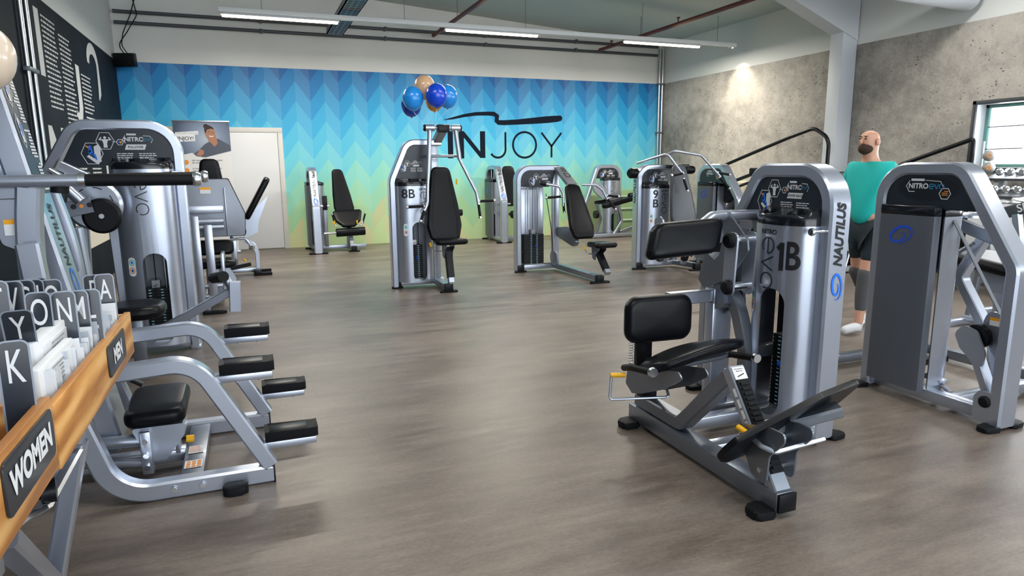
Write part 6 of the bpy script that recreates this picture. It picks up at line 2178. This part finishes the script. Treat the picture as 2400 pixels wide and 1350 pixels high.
for tier, (x, z) in enumerate(((8.35, 1.175), (8.60, 1.375))):
    for i in range(9):
        y = 5.55 - i * 0.13
        word = ('first', 'second', 'third', 'fourth', 'fifth', 'sixth', 'seventh', 'eighth', 'ninth')[i]
        lab = 'chrome dumbbell on the %s shelf of the window rack, %s from its left end' % ('lower' if tier == 0 else 'upper', word)
        if proto is None:
            proto = Thing('dumbbell', lab, 'dumbbell', (x, y, z - 0.0), 0.0, 'dumbbells on the %s shelf' % 'lower', room=False)
            proto.o.location = (x, y, z)
            MB().cyl((-0.06, 0, 0), (0.06, 0, 0), 0.014, 10).obj('handle', CHROME, proto)
            for s_ in (-1, 1):
                MB().lathe([(0, 0), (0.035, 0.004), (0.045, 0.02), (0.045, 0.04), (0.03, 0.055), (0, 0.055)], (s_ * 0.05, 0, 0), (s_, 0, 0), 16).obj('head', CHROME, proto)
            continue
        r = proto.o.copy()
        COL.objects.link(r)
        r.location = (x, y, z)
        r['label'] = lab
        r['group'] = 'dumbbells on the %s shelf' % ('lower' if tier == 0 else 'upper')
        for ch in list(proto.o.children):
            c = ch.copy()
            COL.objects.link(c)
            c.parent = r

# indoor cycles at the right edge
for i, (oy, lab) in enumerate(((0.0, 'front indoor cycle with white lettering on its dark frame at the right edge'), (0.62, 'rear indoor cycle with white lettering on its dark frame at the right edge'))):
    cx, cy = 6.2 + oy * 1.3, 3.75 + oy * 0.35
    t = Thing('indoor_cycle', lab, 'exercise bike', (cx, cy, 0))
    a, b = V((cx, cy + 0.30, 1.02)), V((cx, cy - 0.55, 1.32))
    MB().sweep([a, b], 0.05, 0.10, up=(1, 0, 0), cr=0.01).obj('frame_beam', mat('dark_frame_grey', '#4b5059', 0.4, 0.4) if i == 0 else bpy.data.materials['dark_frame_grey'], t)
    up = (b - a).normalized()
    d = Decal(lambda x, y, q=0.0: (a + b) / 2 + V((-0.028 - q, 0, 0)) + up * x + V((0, up.z, -up.y)) * (y if True else 0))
    d.text('SPINNING', 0.0, 0.0, 0.10, 0.01)
    d.obj('frame_lettering', PAPER, t)
    MB().sweep([(cx, cy + 0.1, 1.05), (cx, cy - 0.1, 0.1)], 0.06, 0.06, up=(1, 0, 0)).obj('frame_post', SILVER, t)
    MB().lathe([(0, -0.03), (0.17, -0.03), (0.18, 0), (0.17, 0.03), (0, 0.03)], (cx, cy - 0.35, 0.28), (1, 0, 0), 32).obj('flywheel', STEEL, t)
    MB().b2((cx - 0.25, cy + 0.4, 0.0), (cx + 0.25, cy + 0.48, 0.06), 0.01).b2((cx - 0.25, cy - 0.6, 0.0), (cx + 0.25, cy - 0.52, 0.06), 0.01).b2((cx - 0.04, cy - 0.55, 0.03), (cx + 0.04, cy + 0.45, 0.09), 0.01).obj('floor_frame', SILVER, t)
    MB().sweep([(cx, cy + 0.3, 1.0), (cx, cy + 0.42, 0.05)], 0.05, 0.05, up=(1, 0, 0)).obj('fork', SILVERD, t)
    MB().tube([(cx - 0.2, cy + 0.15, 1.12), (cx - 0.22, cy + 0.33, 1.14), (cx + 0.22, cy + 0.33, 1.14), (cx + 0.2, cy + 0.15, 1.12)], 0.017, fil=0.06).obj('handlebar', CHROME, t)
    pad('saddle', t, f2([(-0.1, -0.13), (0.1, -0.13), (0.03, 0.14), (-0.03, 0.14)], 0.03), (cx, cy - 0.45, 1.40), (1, 0, 0), (0, 1, 0), 0.06)

# pale bench further back
t = Thing('bench_frame', 'pale metal bench with low upright beyond the machine at the right edge', 'bench', (7.75, 5.15, 0))
MB().sweep([(7.750,5.174,0.948), (7.750,5.026,0.502)], 0.07, 0.05, up=(1, 0, 0)).obj('upright', PALE, t)
pad('bench_pad', t, rrect(0.30, 1.1, 0.04), (7.75, 5.1, 0.46), (1, 0, 0), (0, 1, 0), 0.07)
MB().b2((7.71, 4.6, 0.36), (7.79, 5.6, 0.42), 0.005).obj('base_rail', PALE, t)
for y in (4.65, 5.5):
    MB().b2((7.71, y, 0.0), (7.79, y + 0.06, 0.36), 0.005).obj('leg', PALE, t)

# green translucent storage tower by the back wall
t = Thing('plastic_drawer', 'greenish translucent ribbed drawer unit against the mural between 8D and 9B', 'storage unit', (7.9, 12.9, 0))
GR = mat('green_translucent_plastic', '#8fae7e', 0.15, coat=0.5)
MB().b2((7.45, 12.9, 0.0), (8.05, 13.2, 0.95), 0.02).obj('unit_body', GR, t)
for z in (0.30, 0.55, 0.82):
    MB().cyl((7.47, 12.885, z), (8.03, 12.885, z), 0.022, 12).obj('drawer_lip', mat('lip_green', '#b6d0b0', 0.12, coat=0.6) if 'lip_green' not in bpy.data.materials else bpy.data.materials['lip_green'], t)
t = Thing('ribbed_roller', 'small black ribbed roller on a thin post left of machine 9B', 'roller', (8.05, 12.66, 0))
MB().lathe([(0, 0), (0.07, 0), (0.08, 0.03), (0.06, 0.05), (0.08, 0.08), (0.06, 0.10), (0.08, 0.13), (0.06, 0.16), (0.07, 0.2), (0, 0.2)], (8.05, 12.66, 0.40), (0, 0, 1), 20).obj('roller_body', RUBBER, t)
MB().cyl((8.05, 12.66, 0.0), (8.05, 12.66, 0.40), 0.02, 10).obj('post', SILVERD, t)

# ------------------------------------------------------------------ the walking person
SKIN = mat('skin', '#c99880', 0.5, 0, 0.05, 20)
TEAL = mat('teal_shirt', '#10b3ad', 0.75, 0, 0.1, 6, 0.2)
SHORTS = mat('dark_shorts', '#16252e', 0.8, 0, 0.1, 10)
LEG = mat('grey_leggings', '#4b4d50', 0.8)
BEARD = mat('brown_beard', '#3b2a20', 0.9, 0, 0.2, 60)
SHOE = mat('white_shoe', '#d5dade', 0.6)


def skin_mesh(name, verts, edges, radii, m, parent, root=0, sub=2, inflate=0.0, label=None):
    me = bpy.data.meshes.new(name)
    me.from_pydata([V(v) for v in verts], edges, [])
    o = bpy.data.objects.new(name, me)
    COL.objects.link(o)
    md = o.modifiers.new('s', 'SKIN')
    md.use_smooth_shade = True
    if not me.skin_vertices:
        bm = bmesh.new()
        bm.from_mesh(me)
        bm.verts.layers.skin.verify()
        bm.to_mesh(me)
        bm.free()
    for i, r in enumerate(radii):
        rr = r if isinstance(r, tuple) else (r, r)
        me.skin_vertices[0].data[i].radius = (rr[0] + inflate, rr[1] + inflate)
        me.skin_vertices[0].data[i].use_root = (i == root)
    ss = o.modifiers.new('u', 'SUBSURF')
    ss.levels = ss.render_levels = sub
    dg = bpy.context.evaluated_depsgraph_get()
    nm = bpy.data.meshes.new_from_object(o.evaluated_get(dg))
    o.modifiers.clear()
    old = o.data
    nm.name = name
    o.data = nm
    bpy.data.meshes.remove(old)
    nm.materials.clear()
    nm.materials.append(m)
    for p in nm.polygons:
        p.use_smooth = True
    if parent is not None:
        if isinstance(parent, Thing):
            nm.transform(parent.inv)
            o.parent = parent.o
            ROOM[o.name] = {'room_inv': parent.inv}
        else:
            o.parent = parent
    if label:
        o['label'] = label
    return o


PX, PY = 5.10, 4.40
per = Thing('person', 'bald bearded person in teal shirt and dark shorts walking left behind the two big machines', 'person', (PX, PY, 0))
# joints (walking towards -X)
J = {
    'pelvis': (PX, PY, 0.98), 'waist': (PX - 0.01, PY, 1.12), 'chest': (PX - 0.03, PY, 1.33), 'neckb': (PX - 0.03, PY, 1.50), 'neck': (PX - 0.05, PY, 1.57), 'headc': (PX - 0.07, PY, 1.68), 'headt': (PX - 0.06, PY, 1.78),
    'hipL': (PX, PY - 0.09, 0.92), 'kneeL': (PX - 0.10, PY - 0.10, 0.50), 'ankL': (PX - 0.13, PY - 0.10, 0.10), 'heelL': (PX - 0.12, PY - 0.10, 0.05), 'toeL': (PX - 0.31, PY - 0.11, 0.04),
    'hipR': (PX, PY + 0.09, 0.92), 'kneeR': (PX + 0.04, PY + 0.10, 0.50), 'ankR': (PX + 0.27, PY + 0.10, 0.14), 'heelR': (PX + 0.28, PY + 0.10, 0.09), 'toeR': (PX + 0.12, PY + 0.11, 0.03),
    'shL': (PX - 0.02, PY - 0.19, 1.45), 'elL': (PX + 0.06, PY - 0.24, 1.17), 'wrL': (PX - 0.05, PY - 0.24, 0.95),
    'shR': (PX - 0.02, PY + 0.19, 1.45), 'elR': (PX - 0.08, PY + 0.25, 1.18), 'wrR': (PX - 0.24, PY + 0.22, 1.02),
}
order = list(J)
R_ = {'pelvis': (0.13, 0.155), 'waist': (0.12, 0.14), 'chest': (0.13, 0.17), 'neckb': (0.075, 0.09), 'neck': (0.058, 0.058), 'headc': (0.105, 0.082), 'headt': (0.075, 0.06),
      'hipL': 0.09, 'kneeL': 0.058, 'ankL': 0.038, 'heelL': 0.04, 'toeL': 0.028, 'hipR': 0.09, 'kneeR': 0.058, 'ankR': 0.038, 'heelR': 0.04, 'toeR': 0.028,
      'shL': 0.06, 'elL': 0.042, 'wrL': 0.028, 'shR': 0.06, 'elR': 0.042, 'wrR': 0.028}
E_ = [('pelvis', 'waist'), ('waist', 'chest'), ('chest', 'neckb'), ('neckb', 'neck'), ('neck', 'headc'), ('headc', 'headt'), ('pelvis', 'hipL'), ('hipL', 'kneeL'), ('kneeL', 'ankL'), ('ankL', 'heelL'), ('heelL', 'toeL'),
      ('pelvis', 'hipR'), ('hipR', 'kneeR'), ('kneeR', 'ankR'), ('ankR', 'heelR'), ('heelR', 'toeR'), ('chest', 'shL'), ('shL', 'elL'), ('elL', 'wrL'), ('chest', 'shR'), ('shR', 'elR'), ('elR', 'wrR')]


def sub_body(names, name, m, inf, extra=None):
    ed = [(a, b) for a, b in E_ if a in names and b in names]
    JJ = dict(J)
    if extra:
        JJ.update(extra)
    idx = {n: i for i, n in enumerate(names)}
    return skin_mesh(name, [JJ[n] for n in names], [(idx[a], idx[b]) for a, b in ed], [R_.get(n, 0.05) for n in names], m, per, 0, 2, inf)


sub_body(order, 'body', SKIN, 0.0)
EX = {'pelvis': (PX, PY, 0.93), 'elL': (PX + 0.03, PY - 0.22, 1.25), 'elR': (PX - 0.06, PY + 0.23, 1.25)}
sub_body(['chest', 'waist', 'pelvis', 'neckb', 'shL', 'elL', 'shR', 'elR'], 'shirt', TEAL, 0.018, EX)
sub_body(['pelvis', 'hipL', 'kneeL', 'hipR', 'kneeR'], 'shorts', SHORTS, 0.014, {'kneeL': (PX - 0.08, PY - 0.10, 0.60), 'kneeR': (PX + 0.03, PY + 0.10, 0.60)})
for s_, kk, aa in (('L', 'kneeL', 'ankL'), ('R', 'kneeR', 'ankR')):
    k_, a_ = V(J[kk]), V(J[aa])
    skin_mesh('legging', [k_ + (k_ - a_).normalized() * 0.1, k_, k_ + (a_ - k_) * 0.35, k_ + (a_ - k_) * 0.8], [(0, 1), (1, 2), (2, 3)], [0.07, 0.066, 0.066, 0.044], LEG, per)
    h_, t_ = V(J['heel' + s_]), V(J['toe' + s_])
    sh = skin_mesh('shoe', [h_ + V((0.03, 0, 0.01)), h_ + (t_ - h_) * 0.4 + V((0, 0, 0.015)), t_ + V((-0.02, 0, 0.005)), h_ + V((0.0, 0, 0.06))], [(0, 1), (1, 2), (0, 3)], [(0.045, 0.045), (0.045, 0.045), (0.032, 0.04), 0.045], SHOE, per)
    w0, w1 = V(J['wr' + s_]), V(J['wr' + s_]) - V(J['el' + s_])
    dr_ = w1.normalized()
    pc = w0 + dr_ * 0.07
    hand = MB()
    hv = [w0, pc]
    hr = [0.024, 0.03]
    he = [(0, 1)]
    sd = V((1, 0, 0)).cross(dr_).normalized()
    fwd = dr_.cross(sd).normalized()
    for q, ln in ((-0.03, 0.065), (-0.01, 0.075), (0.01, 0.07), (0.03, 0.055)):
        b0 = len(hv)
        hv += [pc + fwd * q + dr_ * 0.025, pc + fwd * q + dr_ * (0.025 + ln * 0.55), pc + fwd * q + dr_ * (0.02 + ln * 0.9) + sd * 0.02]
        hr += [0.010, 0.009, 0.008]
        he += [(1, b0), (b0, b0 + 1), (b0 + 1, b0 + 2)]
    b0 = len(hv)
    hv += [w0 + dr_ * 0.04 - fwd * 0.035, w0 + dr_ * 0.085 - fwd * 0.055]
    hr += [0.011, 0.009]
    he += [(1, b0), (b0, b0 + 1)]
    skin_mesh('hand', hv, he, hr, SKIN, per, 0, 1)
hc = V(J['headc'])
MB().ball(hc + V((-0.03, 0, -0.06)), 0.072, (0.98, 0.86, 0.72), 20, 14).obj('beard', BEARD, per)
MB().ball(hc + V((-0.092, 0, 0.0)), 0.011, (1.5, 0.9, 1.9), 12, 8).obj('nose', SKIN, per)
for s_ in (-1, 1):
    MB().ball(hc + V((0.01, s_ * 0.082, -0.005)), 0.03, (0.7, 0.35, 1.1), 12, 8).obj('ear', SKIN, per)
    MB().ball(hc + V((-0.078, s_ * 0.028, 0.022)), 0.010, (0.6, 1, 0.7), 10, 8).obj('eye', INK, per)
    MB().box(hc + V((-0.076, s_ * 0.028, 0.043)), (0.014, 0.026, 0.007), None, 0.003).obj('eyebrow', BEARD, per)
